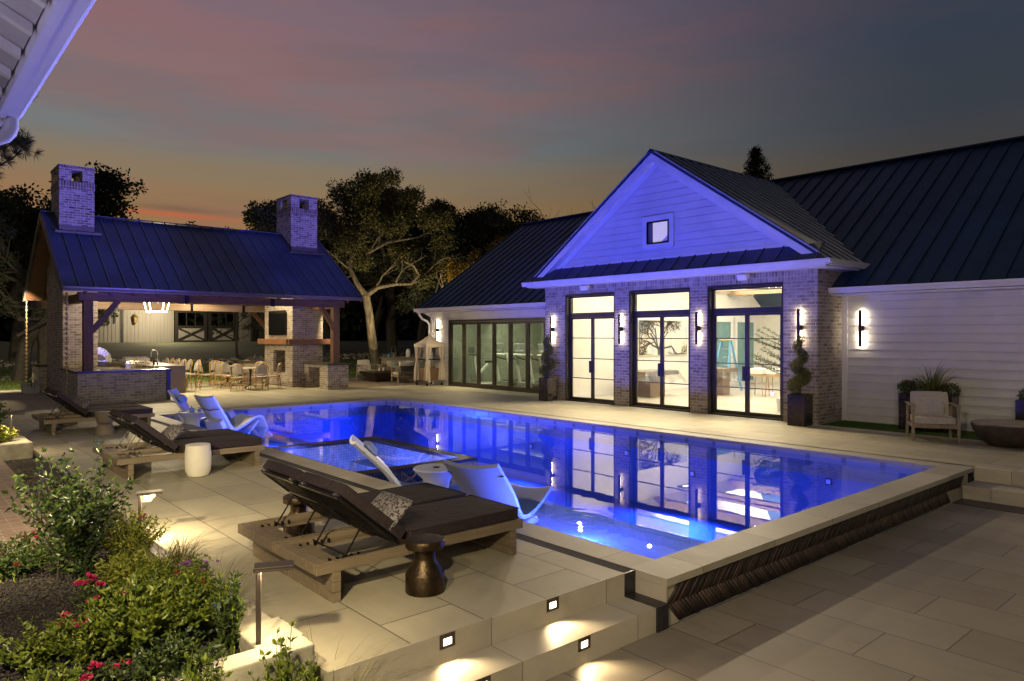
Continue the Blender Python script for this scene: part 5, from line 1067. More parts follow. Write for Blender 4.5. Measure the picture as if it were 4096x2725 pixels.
for i, y in enumerate((26.05, 26.85, 27.45, 28.05, 28.65, 29.25)):
    if i == 0: BS.location = (8.0, y, 0); BS.rotation_euler = (0, 0, R(-90)); BS['label'] = bn[0]
    else: dup(BS, (8.0 - .03 * i, y, 0), R(-90), bn[i])
IRON = mat('cast_iron_brown', (.05, .025, .016), .45, .4)
for (x, y), lb in ((T2_, 'round stone topped dining table nearer the pool on iron base'), (T1_, 'round stone topped dining table farther back by the lawn')):
    t = thing('dining_table', lb, 'dining table', (x, y, 0), 'round dining tables'); MB().lathe([(.46, 0), (.47, .01), (.46, .028)], 40, (x, y, .73)).build('table_top', mat('table_stone', (.40, .37, .31), .35, var=.1), t); MB().lathe([(.05, 0), (.035, .1), (.045, .16), (.03, .3), (.04, .5), (.06, .62)], 14, (x, y, .11)).build('pedestal', IRON, t, smooth=True)
    for k in range(4): a = k * math.pi / 2 + .5; MB().tube([(x, y, .14), (x + .16 * math.cos(a), y + .16 * math.sin(a), .12), (x + .27 * math.cos(a), y + .27 * math.sin(a), .02)], [.03, .022, .016], 7).build('foot', IRON, t, smooth=True)
# ================================================================== TERRACE SEATING AT THE BACK
armchair((15.72, 27.45, 0), R(8), 'teak armchair with pale cushions facing the camera near the oak', 'terrace armchairs', rope=True)
armchair((15.98, 25.05, 0), R(170), 'teak armchair seen from behind with black rope back', 'terrace armchairs', rope=True)
t = thing('fire_table', 'dark square tapered fire table between the terrace armchairs', 'fire table', (15.6, 26.3, 0)); m = MB(); v = []; 
for z, a in ((0, .30), (.39, .62), (.42, .62)): v += [(15.6 - a, 26.3 - a, z), (15.6 + a, 26.3 - a, z), (15.6 + a, 26.3 + a, z), (15.6 - a, 26.3 + a, z)]
m.add(v, [(3, 2, 1, 0), (8, 9, 10, 11)] + [(i + k, i + (k + 1) % 4, i + 4 + (k + 1) % 4, i + 4 + k) for i in (0, 4) for k in range(4)]); m.build('bowl', DB, t, bevel=.01); chips_o = MB().box(15.25, 15.95, 25.95, 26.65, .421, .432).build('burner_tray', BLK, t)
def glass_lantern(x, y, z, r, h, lb):
    t = thing('glass_lantern', lb, 'lantern', (x, y, z), 'glass lanterns on the fire table'); m = MB(); wire_m = MB()
    m.lathe([(r * .7, .0), (r, h * .4), (r * .6, h * .95)], 14, (x, y, z), cap=False); m.build('glass', glassmat('lantern_glass', (.85, .85, .8), 1.6), t, smooth=True)
    for k in range(8): a = k * math.pi / 4; wire_m.tube([(x + r * .72 * math.cos(a), y + r * .72 * math.sin(a), z), (x + r * 1.03 * math.cos(a), y + r * 1.03 * math.sin(a), z + h * .4), (x + r * .62 * math.cos(a), y + r * .62 * math.sin(a), z + h)], .005, 4)
    wire_m.build('lantern_ribs', mat('lantern_metal', (.4, .34, .22), .4, .6), t); MB().lathe([(.04, 0), (.04, .14)], 12, (x, y, z + .002)).build('candle', WHITE, t)
glass_lantern(15.78, 26.28, .433, .11, .34, 'taller ribbed lantern on the dark fire table'); glass_lantern(15.48, 26.12, .433, .10, .22, 'shorter round lantern on the dark fire table')
t = thing('outdoor_sofa', 'low outdoor sofa with patterned pillows behind the fire table', 'sofa', (17.6, 27.1, 0)); m = MB(); m.box(16.6, 18.7, 26.9, 27.75, .0, .30); m.box(16.6, 16.72, 26.9, 27.75, .30, .56); m.box(18.58, 18.7, 26.9, 27.75, .3, .56); m.box(16.72, 18.58, 27.66, 27.75, .3, .66); m.build('sofa_frame', TEAK, t, bevel=.01)
for k in range(3): m = MB(); m.cushion(17.04 + k * .61, 27.22, .37, .60, .66, .14, 8, 8, .2); m.build('seat_cushion', FABG, t, smooth=True); m = MB(); m.cushion(17.04 + k * .61, 27.56, .60, .58, .38, .14, 8, 8, .4, Matrix.Rotation(R(78), 4, 'X')); m.build('back_cushion', FABG, t, smooth=True)
GP = mat('green_print', (.10, .16, .12), .9, scale=22, c2=(.5, .5, .42), obj=True, var=.2)
for k, x in enumerate((16.98, 17.45, 17.95, 18.35)): pillow(x, 27.36, .60, R(70), R(8 * (-1) ** k), 0, ['green print pillow at the left end of the sofa', 'green print pillow left of the sofa middle', 'green print pillow right of the sofa middle', 'green print pillow at the right end of the sofa'][k], .42, .40, .13, mt=GP, grp='green print pillows on the sofa')
t = thing('bar_cabinet', 'pale wooden sideboard behind the terrace sofa', 'cabinet', (18.4, 28.3, 0)); CBN = mat('pale_painted_wood', (.34, .28, .18), .6, var=.1); m = MB(); m.box(17.0, 19.9, 28.05, 28.5, 0, .88); m.build('cabinet_body', CBN, t, bevel=.01); MB().box(16.95, 19.95, 28.0, 28.55, .881, .92).build('cabinet_top', CBN, t, bevel=.008)
for k in range(4): MB().box(17.06 + k * .72, 17.72 + k * .72, 28.03, 28.049, .08, .82).build('cabinet_door', CBN, t, bevel=.004)
t = thing('drink_dispenser', 'white enamel drink dispenser on the terrace sideboard', 'dispenser', (18.28, 28.25, .92)); MB().lathe([(.10, 0), (.11, .02), (.11, .26), (.08, .29), (.07, .31), (.085, .36)], 20, (18.28, 28.25, .921)).build('dispenser_body', WHITE, t, smooth=True); MB().tube([(18.28, 28.15, .96), (18.28, 28.09, .95)], .012, 6).build('dispenser_tap', STEEL, t)
t = thing('beverage_tub', 'galvanised tub with tall hoop handle on the terrace sideboard', 'drinks tub', (17.5, 28.25, .92)); MB().lathe([(.11, 0), (.14, .2), (.145, .21)], 18, (17.5, 28.25, .921)).build('tub', STEEL, t, smooth=True); MB().tube([(17.38, 28.25, 1.1), (17.38, 28.25, 1.38), (17.5, 28.25, 1.42), (17.62, 28.25, 1.38), (17.62, 28.25, 1.1)], .010, 6).build('tub_handle', STEEL, t)
o = MB().lathe([(.05, 0), (.075, .05), (.07, .1), (.03, .15), (.035, .17)], 16, (17.22, 28.2, .921), cap=False).build('blue_jug', mat('blue_glass', (.10, .25, .42), .1), smooth=True); tag(o, 'small blue glass jug at the left end of the sideboard', 'jug')
# towel cabana
def cabana(x, y):
    t = thing('towel_cabana', 'small tented towel cart with beige canopy and tied curtains', 'towel cart', (x, y, 0)); h = .34; CAN = mat('canopy_fabric', (.50, .43, .34), .85, var=.08, bs=.3, bscale=30); m = MB()
    for sx in (-1, 1):
        for sy in (-1, 1): m.tube([(x + sx * h, y + sy * h, .09), (x + sx * h, y + sy * h, 1.58)], .012, 6)
    m.build('poles', BLK, t)
    m = MB(); e = .42; zs = 1.58; ap = (x, y, 1.93); c = [(x - e, y - e, zs), (x + e, y - e, zs), (x + e, y + e, zs), (x - e, y + e, zs)]; md = [tuple((Vector(p) * .55 + Vector(ap) * .45) - Vector((0, 0, .03))) for p in c]
    m.add(c + md + [ap] + [(p[0], p[1], zs - .12) for p in c], [(0, 1, 5, 4), (1, 2, 6, 5), (2, 3, 7, 6), (3, 0, 4, 7), (4, 5, 8), (5, 6, 8), (6, 7, 8), (7, 4, 8), (0, 9, 10, 1), (1, 10, 11, 2), (2, 11, 12, 3), (3, 12, 9, 0)]); m.build('canopy', CAN, t)
    MB().lathe([(.01, 0), (.02, .03), (.005, .07)], 8, (x, y, 1.93)).build('finial', BLK, t)
    for sx in (-1, 1):
        for sy in (-1, 1):
            m = MB(); V = []; n = 28; zz = [(1.50, .15), (1.2, .11), (.98, .045), (.93, .035), (.86, .06), (.5, .10), (.20, .115)]
            for z, r_ in zz:
                for k in range(n): a = 2 * math.pi * k / n; q = r_ * (1 + .22 * math.sin(a * 7)); V.append((x + sx * (h - (r_ * .35 if z > 1 else 0)) + q * math.cos(a), y + sy * (h - (r_ * .35 if z > 1 else 0)) + q * math.sin(a), z))
            F = [(i * n + k, i * n + (k + 1) % n, (i + 1) * n + (k + 1) % n, (i + 1) * n + k) for i in range(len(zz) - 1) for k in range(n)]; m.add(V, F); m.build('curtain', CAN, t, smooth=True)
    MB().box(x - .30, x + .30, y - .30, y + .30, .20, .66).build('wicker_bin', mat('brown_wicker', (.13, .07, .04), .6, var=.5, scale=40, bs=1, bscale=70), t, bevel=.01); MB().box(x - .33, x + .33, y - .33, y + .33, .98, 1.01).build('shelf', BLK, t)
    for sx in (-1, 1):
        for sy in (-1, 1): MB().lathe([(.012, -.04), (.04, -.03), (.045, 0), (.04, .03), (.012, .04)], 12, (x + sx * h, y + sy * h, .045)).build('castor', BLK, t)
cabana(15.83, 22.98); n_t = 0
for k in range(5): o = MB(); o.cushion(15.72, 22.92, 1.04 + k * .05, .30, .26, .048, 8, 6, .3); o = o.build('towel', mat('towel_%d' % k, ((.16, .36, .42), (.55, .55, .52))[k % 2], .95), smooth=True); tag(o, ['lowest blue folded towel', 'white folded towel second from the bottom', 'blue folded towel in the middle', 'white folded towel second from the top', 'top blue folded towel'][k] + ' of the stack in the towel cart', 'towel', 'folded towels in the cart')
o = MB(); o.lathe([(.11, 0), (.14, .12), (.145, .13)], 16, (15.65, 23.2, 1.012)); o = o.build('basket', mat('basket_brown', (.25, .14, .07), .7, bs=1, bscale=70), smooth=True); tag(o, 'brown basket on the shelf of the towel cart left of the towels', 'basket')
# weather vane behind the ridge
t = thing('weather_vane', 'small horse weather vane seen above the pavilion ridge', 'weather vane', (18.46, 60, 7.3)); m = MB(); m.tube([(18.46, 60, 7.3), (18.46, 60, 10.7)], .03, 5); m.beam((18.05, 60, 10.75), (18.9, 60, 10.75), .035, .035); m.box(18.0, 18.12, 59.98, 60.02, 10.69, 10.81); m.build('vane_rod', BLK, t)
hp = [(0, 0), (.12, .02), (.2, .25), (.6, .28), (.75, -.05), (.85, -.02), (.78, .35), (1.0, .6), (1.2, .55), (1.25, .65), (1.02, .82), (.85, .62), (.3, .55), (.05, .6), (-.25, .5), (-.2, .45), (.05, .45)]; m = MB(); m.prism([(18.0 + a, 59.98, 10.78 + b * .36) for a, b in [(q * .45 + .25, r_) for q, r_ in hp]], (0, .04, 0)); m.build('horse', BLK, t)
# ================================================================== INSIDE THE POOL HOUSE
def painting():
    t = thing('tree_painting', 'wide painting of a bare twisting tree seen through the second door', 'painting', (20.4, 15.3, 1.84)); MB().box(19.0, 21.75, 15.335, 15.375, 1.22, 2.45).build('canvas', mat('canvas_paint', (.40, .45, .48), .8, scale=1.2, c2=(.66, .58, .42)), t)
    m = MB(); random.seed(3)
    def br(p, a, l, r, d):
        if d == 0 or l < .04: return
        q = p; n = 4; pts = [p]
        for k in range(n): a += random.uniform(-.35, .35); q = (q[0] + math.cos(a) * l / n, q[1] + math.sin(a) * l / n); pts.append(q)
        pts = [(min(max(x, 19.04), 21.7), min(max(z, 1.26), 2.41)) for x, z in pts]
        for u, v_ in zip(pts[:-1], pts[1:]):
            if math.dist(u, v_) > .004: m.beam((u[0], 15.331, u[1]), (v_[0], 15.331, v_[1]), r, .006, (0, 1, 0))
        for k in range(random.choice((2, 3))): br(pts[random.choice((2, 3, 4))], a + random.uniform(-.9, .9), l * random.uniform(.6, .85), r * .62, d - 1)
    m.beam((20.1, 15.33, 1.24), (20.1, 15.33, 1.45), .13, .006, (0, 1, 0)); [br((20.1, 1.42), a, .72, .060, 7) for a in (.35, .8, 1.3, 1.75, 2.3, 2.85)]
    m.build('painted_tree', mat('tree_paint', (.07, .06, .055), .9), t)
painting()
def sheeted(x, y, w_, d_, h, lb):
    t = thing('covered_table', lb, 'covered furniture', (x, y, 0), 'furniture under plastic sheets'); WDN = mat('walnut', (.16, .11, .07), .5); m = MB()
    MB().box(x - w_ / 2, x + w_ / 2, y - d_ / 2, y + d_ / 2, h - .12, h).build('table_top', WDN, t); MB().box(x - w_ * .22, x + w_ * .22, y - d_ * .3, y + d_ * .3, 0, h - .12).build('plinth', WDN, t)
    nx, ny = 22, 16; V = []
    for i in range(nx + 1):
        for j in range(ny + 1):
            u = -1 + 2 * i / nx; v = -1 + 2 * j / ny; ov = max(abs(u), abs(v)); drop = max(0, ov - .78) / .22
            V.append((x + u * w_ * .62, y + v * d_ * .72, h + .012 - drop * (.34 + .06 * math.sin(9 * u + 7 * v)) + random.uniform(0, .012)))
    F = [(i * (ny + 1) + j, (i + 1) * (ny + 1) + j, (i + 1) * (ny + 1) + j + 1, i * (ny + 1) + j + 1) for i in range(nx) for j in range(ny)]; m = MB().add(V, F); m.build('plastic_sheet', glassmat('plastic_sheet', (.86, .86, .84), 2.2, .25), t)
sheeted(18.2, 14.2, 1.7, .9, .80, 'long table under clear plastic sheeting behind the second door'); sheeted(20.4, 13.1, .9, .7, .86, 'small cabinet under plastic sheeting between the second and third doors')
def ladder():
    t = thing('step_ladder', 'blue fibreglass step ladder with yellow top behind the third door', 'ladder', (20.8, 13.4, 0)); BL = mat('ladder_blue', (.10, .30, .50), .5); c = (22.0, 13.9)
    for s in (-1, 1):
        MB().beam((c[0] + .45, c[1] + s * .32, 0), (c[0], c[1] + s * .18, 1.75), .07, .03, (1, 0, 0)).build('ladder_rail', BL, t); MB().beam((c[0] - .45, c[1] + s * .32, 0), (c[0] - .06, c[1] + s * .18, 1.75), .05, .025, (1, 0, 0)).build('rear_rail', BL, t)
    for k in range(5): u = (k + 1) / 6; MB().box(c[0] + .45 * (1 - u) - .05, c[0] + .45 * (1 - u) + .04, c[1] - .32 + .14 * u, c[1] + .32 - .14 * u, u * 1.72, u * 1.72 + .025).build('step', STEEL, t)
    MB().box(c[0] - .13, c[0] + .08, c[1] - .22, c[1] + .22, 1.75, 1.80).build('ladder_cap', mat('ladder_yellow', (.65, .48, .05), .5), t)
    return t
ladder()
for i, y in enumerate((12.1, 11.5)):
    t = thing('counter_stool', ['wooden counter stool left of the other behind the third door', 'wooden counter stool nearer the right pillar behind the third door'][i], 'stool', (21.0, y, 0), 'wooden stools inside'); SW = mat('stool_wood', (.38, .24, .11), .5)
    for sx in (-1, 1):
        for sy in (-1, 1): MB().tube([(21.0 + sx * .18, y + sy * .22, .62), (21.0 + sx * .21, y + sy * .25, 0)], .016, 6).build('leg', SW, t)
    m = MB(); m.box(20.78, 21.22, y - .25, y + .25, .62, .68); m.build('seat', SW, t, bevel=.01); m = MB(); m.cushion(21.0, y, .78, .42, .48, .20, 8, 8, .2); m.build('seat_cushion', WHITE, t, smooth=True)
t = thing('olive_tree', 'slender olive tree with long leaves inside the third door', 'indoor tree', (17.2, 9.2, 0)); m = MB(); LP = []; LD = []
random.seed(11)
for k in range(13):
    z0_ = random.uniform(.7, 1.9); a = random.uniform(-.3, 1.2); p = Vector((17.2, 9.2, z0_)); pts = [p]; d = Vector((random.uniform(-.4, .4), .8, .25)).normalized()
    for s_ in range(7): p = p + d * .12; d = (d + Vector((random.uniform(-.1, .1), random.uniform(-.1, .1), .02))).normalized(); pts.append(p); [(LP.append(p + d * random.uniform(-.05, .05)), LD.append(d * .6 + Vector((random.gauss(0, .6), random.gauss(0, .6), random.gauss(0, .4))))) for _ in range(9)]
    m.tube(pts, [.010 * (1 - i / 8) + .002 for i in range(8)], 4)
m.tube([(17.2, 9.2, 0.3), (17.2, 9.22, 1.2), (17.2, 9.2, 2.2)], [.03, .02, .01], 6); m.build('trunk', BARK, t); V, F = leaf_cloud(np.array([tuple(p) for p in LP]), np.array([tuple(p) for p in LD]), .085, .22); np_mesh('foliage', V, F, leafmat('olive_leaves', [(.06, .09, .05), (.14, .18, .11)], .5, .2), t); MB().lathe([(.17, 0), (.2, .3), (.2, .33)], 24, (17.2, 9.2, 0)).build('pot', WHITE, t, smooth=True)
t = thing('chandelier', 'round ring chandelier of small candle bulbs inside the third door', 'chandelier', (18.0, 10.2, 3.3)); m = MB(); m.tube([(18.0 + .6 * math.cos(a), 10.2 + .6 * math.sin(a), 3.22) for a in np.linspace(0, 6.2832, 33)], .015, 6, cap=False); [m.tube([(18.0 + .6 * math.cos(a), 10.2 + .6 * math.sin(a), 3.22), (18.0, 10.2, 4.3)], .006, 4) for a in (0, 1.57, 3.14, 4.71)]; m.build('ring', BLK, t); m = MB(); [m.lathe([(.012, 0), (.022, .04), (.004, .09)], 6, (18.0 + .6 * math.cos(a), 10.2 + .6 * math.sin(a), 3.24)) for a in np.linspace(0, 6.2832, 21)[:-1]]; m.build('bulbs', emis('chandelier_bulbs', (1, .8, .5), 14), t)
t = thing('linear_chandelier', 'slim rectangular hanging lamp seen through the second door', 'hanging lamp', (19.0, 13.2, 2.65)); m = MB(); m.beam((18.5, 13.1, 2.60), (19.8, 13.1, 2.60), .03, .03); m.beam((18.5, 13.4, 2.60), (19.8, 13.4, 2.60), .03, .03); m.beam((18.5, 13.1, 2.60), (18.5, 13.4, 2.60), .03, .03); m.beam((19.8, 13.1, 2.60), (19.8, 13.4, 2.60), .03, .03); m.tube([(19.15, 13.25, 2.6), (19.15, 13.25, 4.8)], .008, 4); m.build('lamp_frame', BLK, t); m = MB(); [m.box(18.6 + k * .28, 18.8 + k * .28, 13.22, 13.28, 2.57, 2.59) for k in range(4)]; m.build('led_strip', emis('linear_led', (1, .9, .7), 10), t)
# gym machines
GM = mat('gym_grey', (.16, .16, .15), .4, .2); GL = mat('gym_light', (.45, .45, .42), .4)
def text(s, p, rot, size, mt, parent):
    c = bpy.data.curves.new('lettering', 'FONT'); c.body = s; c.size = size; c.extrude = .001; c.align_x = 'CENTER'; c.materials.append(mt); o = bpy.data.objects.new('lettering', c); col.objects.link(o); o.location = p; o.rotation_euler = rot; o.parent = parent; dg = bpy.context.evaluated_depsgraph_get(); me = bpy.data.meshes.new_from_object(o.evaluated_get(dg)); o2 = bpy.data.objects.new('lettering', me); col.objects.link(o2); o2.location = p; o2.rotation_euler = rot; o2.parent = parent; bpy.data.objects.remove(o); return o2
def treadmill():
    t = thing('treadmill', '', 'treadmill', (0, 0, 0), 'treadmills in the gym')   # faces: user looks -X (to the glass)
    MB().box(.1, 1.9, -.38, .38, .06, .20).build('deck', GM, t, bevel=.02); MB().box(.3, 1.85, -.25, .25, .201, .215).build('belt', BLK, t)
    for s in (-1, 1): MB().beam((.25, s * .36, .18), (.02, s * .34, 1.25), .07, .09, (1, 0, 0)).build('upright', GL, t, bevel=.01); MB().tube([(.02, s * .34, 1.12), (.55, s * .34, 1.0)], .022, 7).build('handrail', BLK, t)
    MB().beam((.05, -.38, 1.22), (.05, .38, 1.22), .30, .05, (0, 0, 1)).build('console_tray', GL, t, bevel=.01); c = MB(); c.beam((-.05, 0, 1.28), (-.12, 0, 1.62), .62, .04, (1, 0, 0)); c.build('console', GM, t, bevel=.01); text('FREEMOTION', (-.125, 0, 1.34), (R(90), 0, R(-90)), .07, GL, t)
    return t
TM = treadmill()
for i, (y, lb) in enumerate(((19.4, 'treadmill behind the fourth and fifth glass panels'), (20.6, 'treadmill behind the third glass panel'), (18.1, 'treadmill nearest the spiral topiary'), (20.2, 'treadmill in the second row behind the third glass panel'), (18.8, 'treadmill in the second row behind the fourth glass panel'))):
    x_ = 17.4 if i < 3 else 19.6
    if i == 0: TM.location = (x_, y, 0); TM['label'] = lb
    else: dup(TM, (x_, y, 0), 0, lb)
t = thing('exercise_bike', 'exercise bike with round flywheel behind the second glass panel', 'exercise bike', (17.3, 21.7, 0)); MB().tube([(16.9, 21.7, .04), (18.0, 21.7, .04)], .04, 8).build('base', GL, t); m = MB(); m.lathe([(.02, -.03), (.28, -.02), (.28, .02), (.02, .03)], 28, (0, 0, 0)); m.v = [(17.15 + a, 21.7 + c_, .36 + b) for a, b, c_ in m.v]; m.build('flywheel', GM, t, smooth=True); m = MB(); m.beam((17.15, 21.7, .36), (17.0, 21.7, 1.15), .07, .09, (1, 0, 0)); m.beam((17.15, 21.7, .36), (17.75, 21.7, .85), .07, .09); m.build('bike_frame', GL, t, bevel=.01); m = MB(); m.tube([(16.95, 21.45, 1.2), (17.0, 21.7, 1.15), (16.95, 21.95, 1.2)], .018, 7); m.build('handlebar', BLK, t); MB().box(17.62, 17.9, 21.6, 21.8, .86, .93).build('saddle', BLK, t, bevel=.03); MB().box(16.88, 16.93, 21.5, 21.9, 1.25, 1.5).build('console', GM, t, bevel=.01)
t = thing('cable_machine', 'tall grey cable weight tower at the back of the gym', 'gym machine', (20.6, 19.0, 0)); m = MB(); m.box(20.4, 20.8, 18.4, 18.6, 0, 2.2); m.box(20.4, 20.8, 19.6, 19.8, 0, 2.2); m.box(20.4, 20.8, 18.6, 19.6, 2.05, 2.2); m.build('tower', GM, t, bevel=.02); MB().box(20.5, 20.7, 18.8, 19.4, .1, 1.2).build('weight_stack', BLK, t)
# ================================================================== EAVE OF THE HOUSE AT THE CAMERA
EV = thing('house_eave', 'white house eave with gutter and battens at the top left corner', 'eave', (.3, 4.4, 3.0))
m = MB(); m.box(.45, .505, -3, 4.42, 3.0, 3.012); m.prism([(.505, -3, 3.0), (.535, -3, 3.04), (.56, -3, 3.12), (.545, -3, 3.12), (.525, -3, 3.05), (.50, -3, 3.012)], (0, 7.42, 0)); m.box(.45, .460, -3, 4.42, 3.012, 3.11); m.prism([(.460, 4.42, 3.0), (.505, 4.42, 3.0), (.535, 4.42, 3.04), (.56, 4.42, 3.12), (.460, 4.42, 3.12)], (0, -.008, 0)); m.build('gutter', WHITE, EV)
MB().box(.415, .449, -3, 4.48, 2.985, 3.17).build('fascia', WHITE, EV)
m = MB(); y = 1.6
while y < 4.6: m.prism([(.40, y, 3.00), (.40, y + .04, 3.00), (-2.6, y + .04, 4.50), (-2.6, y, 4.50)], (0, 0, .035)); y += .293
m.build('battens', WHITE, EV)
MB().prism([(.409, -3, 3.034), (.409, 4.46, 3.034), (-2.8, 4.46, 4.634), (-2.8, -3, 4.634)], (0, 0, .04)).build('soffit_board', mat('soffit_board', (.5, .48, .46), .7, var=.12, scale=3), EV)
MB().prism([(.54, -3, 3.15), (.54, 4.45, 3.15), (-2.8, 4.45, 4.85), (-2.8, -3, 4.85)], (0, 0, .04)).build('eave_roof', ROOFM, EV)
m = MB(); pts = [(.475, 4.34, 3.0), (.475, 4.34, 2.955), (.468, 4.34, 2.93), (.45, 4.34, 2.905), (.42, 4.34, 2.89), (.38, 4.34, 2.88), (.1, 4.34, 2.85)]; m.tube(pts, .034, 14); m.build('downspout', WHITE, EV, smooth=True)
m = MB(); m.box(-2.6, -.02, 3.2, 4.58, -.05, 3.2) if 0 else m.box(-2.4, -2.2, -3, 4.5, -.4, 4.4); m.build('house_wall', SIDING, EV)
lamp('POINT', 'eave_fill', (-.5, 2.6, 2.35), (.75, .68, 1.0), 14, EV, shadow_soft_size=.2)  # added small lamp that brightens the eave battens
for p_, tg, pw, sp_ in [((.1, 1.0, 2.9), (5.8, 1.6, 0), 600, 96), ((.2, -1.5, 2.9), (9.0, -1.0, 0), 460, 110), ((-.7, 4.8, 2.6), (2.6, 14.0, 0), 1500, 100), ((-.1, 2.2, 2.6), (.95, 5.2, 0), 800, 70)]:  # last spot is added to brighten the flower bed
    l = lamp('SPOT', 'porch_lamp', p_, WARM2, pw, EV, target=tg, shadow_soft_size=.08); l.data.spot_size = R(sp_); l.data.spot_blend = .6
# ================================================================== TREES
random.seed(21); rng = np.random.default_rng(21)
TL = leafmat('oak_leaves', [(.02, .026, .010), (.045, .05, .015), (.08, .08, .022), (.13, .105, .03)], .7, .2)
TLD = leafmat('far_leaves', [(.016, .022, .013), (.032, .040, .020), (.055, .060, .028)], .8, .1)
TLY = leafmat('autumn_leaves', [(.05, .05, .01), (.14, .12, .015), (.30, .20, .02), (.20, .08, .015)], .6, .3)
def crown(name, blobs, n, size, mt, parent, clump=.55, per=42):
    """leaf clumps spread through lobes; gaps stay open between clumps"""
    nc = max(4, n // per); C, D = blob_pts(blobs, nc, .45); cl = clump * rng.uniform(.55, 1.25, nc)
    P = np.repeat(C, per, 0); d = rng.normal(0, 1, P.shape); d /= np.linalg.norm(d, axis=1)[:, None]; P = P + d * (np.repeat(cl, per) * rng.random(len(P)) ** .45)[:, None] * np.array([1, 1, .7])
    V, F = leaf_cloud(P, d + rng.normal(0, .6, d.shape), size, .62); return np_mesh(name, V, F, mt, parent)
def limb(m, p, d, l, r, depth, tips, spread=.6, n=5, r2=.55, kids=(2, 3)):
    pts = [Vector(p)]; d = Vector(d).normalized(); rs = [r]
    for k in range(n):
        d = (d + Vector((random.gauss(0, .16), random.gauss(0, .16), random.gauss(0, .10)))).normalized(); pts.append(pts[-1] + d * l / n); rs.append(r * (1 - (1 - r2) * (k + 1) / n))
    m.tube(pts, rs, 8 if r > .1 else (6 if r > .04 else 4)); tips.append(tuple(pts[-1]))
    if depth:
        for k in range(random.choice(kids)):
            q = random.choice(pts[2:]); e = (d + Vector((random.gauss(0, spread), random.gauss(0, spread), random.gauss(.15, spread * .6)))).normalized(); limb(m, q, e, l * random.uniform(.55, .8), r * r2 * random.uniform(.6, .9), depth - 1, tips, spread, n, r2, kids)
def tree(name, label, x, y, h, r, n, size, lm, bm, kind='round', grp='trees beyond the pavilion', z0=None, blobs=None, lean=0):
    z0 = terrain_z(x, y) if z0 is None else z0; t = thing(name, label, 'tree', (x, y, z0), grp); m = MB(); tips = []
    tr = h * .030 + .05; limb(m, (x, y, z0 - .1), (lean, 0, 1), h * .55, tr, 0, tips, .1, 6, .6); top = tips[-1]
    for k in range(6): a = k * 1.05 + random.random(); limb(m, (x + (top[0] - x) * .75, y + (top[1] - y) * .75, z0 + h * random.uniform(.3, .5)), (math.cos(a), math.sin(a), random.uniform(.3, .9)), h * .34, tr * .45, 1, tips, .5, 4)
    m.build('trunk', bm, t, smooth=True)
    if blobs is None:
        blobs = []
        for k in range(24):
            u = random.random(); a = random.uniform(0, 6.28); rr_ = r * random.uniform(.15, .8); zz = z0 + h * (.42 + .5 * u); fall = 1 - max(0, (u - .45)) * 1.1; blobs.append((x + lean * h * .4 + math.cos(a) * rr_ * fall, y + math.sin(a) * rr_ * fall, zz, r * random.uniform(.28, .5), .85))
    crown('crown', blobs, n, size, lm, t, r * .2); return t
# the lit oak between pavilion and pool house
def oak():
    x, y = 20.4, 34.7; t = thing('oak_tree', 'large lit oak with pale forked trunk between the pavilion and the pool house', 'tree', (x, y, 0)); m = MB(); tips = []
    A = lambda px, py, dy=0: None
    fork = Vector((19.75, 34.7, 4.1)); m.tube([(20.5, 34.7, -.1), (20.35, 34.7, .6), (20.1, 34.7, 1.9), (19.95, 34.7, 3.1), fork], [.40, .28, .235, .22, .22], 12)
    m.tube([fork, (19.35, 34.9, 4.7), (19.05, 35.2, 5.5), (19.2, 35.3, 6.4), (18.7, 35.5, 7.5)], [.19, .15, .12, .09, .05], 9)
    m.tube([fork, (20.3, 34.4, 4.55), (21.2, 34.1, 4.75), (22.2, 34.0, 4.8), (23.0, 34.1, 5.15), (24.2, 34.3, 5.6)], [.17, .14, .115, .09, .07, .04], 9)
    m.tube([(22.2, 34.0, 4.8), (22.6, 33.8, 5.3), (22.2, 33.7, 5.75), (21.5, 33.7, 6.0)], [.10, .08, .06, .03], 7); m.tube([(19.2, 35.3, 6.2), (20.1, 35.0, 6.5), (21.1, 34.8, 7.1), (22.9, 34.6, 7.5)], [.12, .11, .09, .04], 8); m.tube([(20.1, 35.0, 6.5), (20.6, 35, 7.3), (21.1, 34.9, 7.8), (21.0, 34.9, 8.6)], [.11, .09, .07, .03], 7)
    for p, d in [((19.05, 35.2, 5.5), (-.8, 0, .6)), ((18.9, 35.4, 7.0), (-.8, .2, .7)), ((21.1, 34.8, 7.1), (.5, 0, .9)), ((22.9, 34.6, 7.5), (.9, 0, .4)), ((24.0, 34.3, 5.5), (.9, .1, .4)), ((21.0, 34.9, 8.4), (0, 0, 1)), ((21.2, 34.1, 4.75), (.1, -.4, .8)), ((22.9, 34.1, 5.1), (.5, -.3, .7)), ((20.2, 34.4, 4.6), (.4, -.4, .7))]: limb(m, p, d, 1.6, .06, 2, tips, .7, 5)
    m.build('trunk', BARK, t, smooth=True)
    bl = [(a, 34.8 + random.uniform(-1.3, 1.5), b, c, .85) for a, b, c in [(18.0, 7.0, .9), (17.6, 8.3, 1.0), (18.3, 9.3, .9), (19.4, 9.9, .8), (19.3, 8.4, 1.0), (20.4, 9.4, .9), (20.6, 10.4, .6), (21.6, 9.7, .8), (22.8, 9.6, .9), (23.4, 10.1, .6), (22.4, 8.4, .9), (23.8, 8.6, .9), (24.4, 9.2, .6), (21.0, 7.9, .7), (18.9, 6.9, .6), (20.0, 6.6, .55), (23.1, 7.0, .8), (24.6, 7.3, .7), (22.0, 6.4, .4), (19.6, 5.9, .5), (18.4, 6.0, .4), (23.6, 5.6, .55), (24.6, 6.0, .5), (22.9, 4.9, .35), (17.2, 7.6, .6)]]
    crown('crown', bl, 46000, .13, TL, t, .46, 40)
oak()
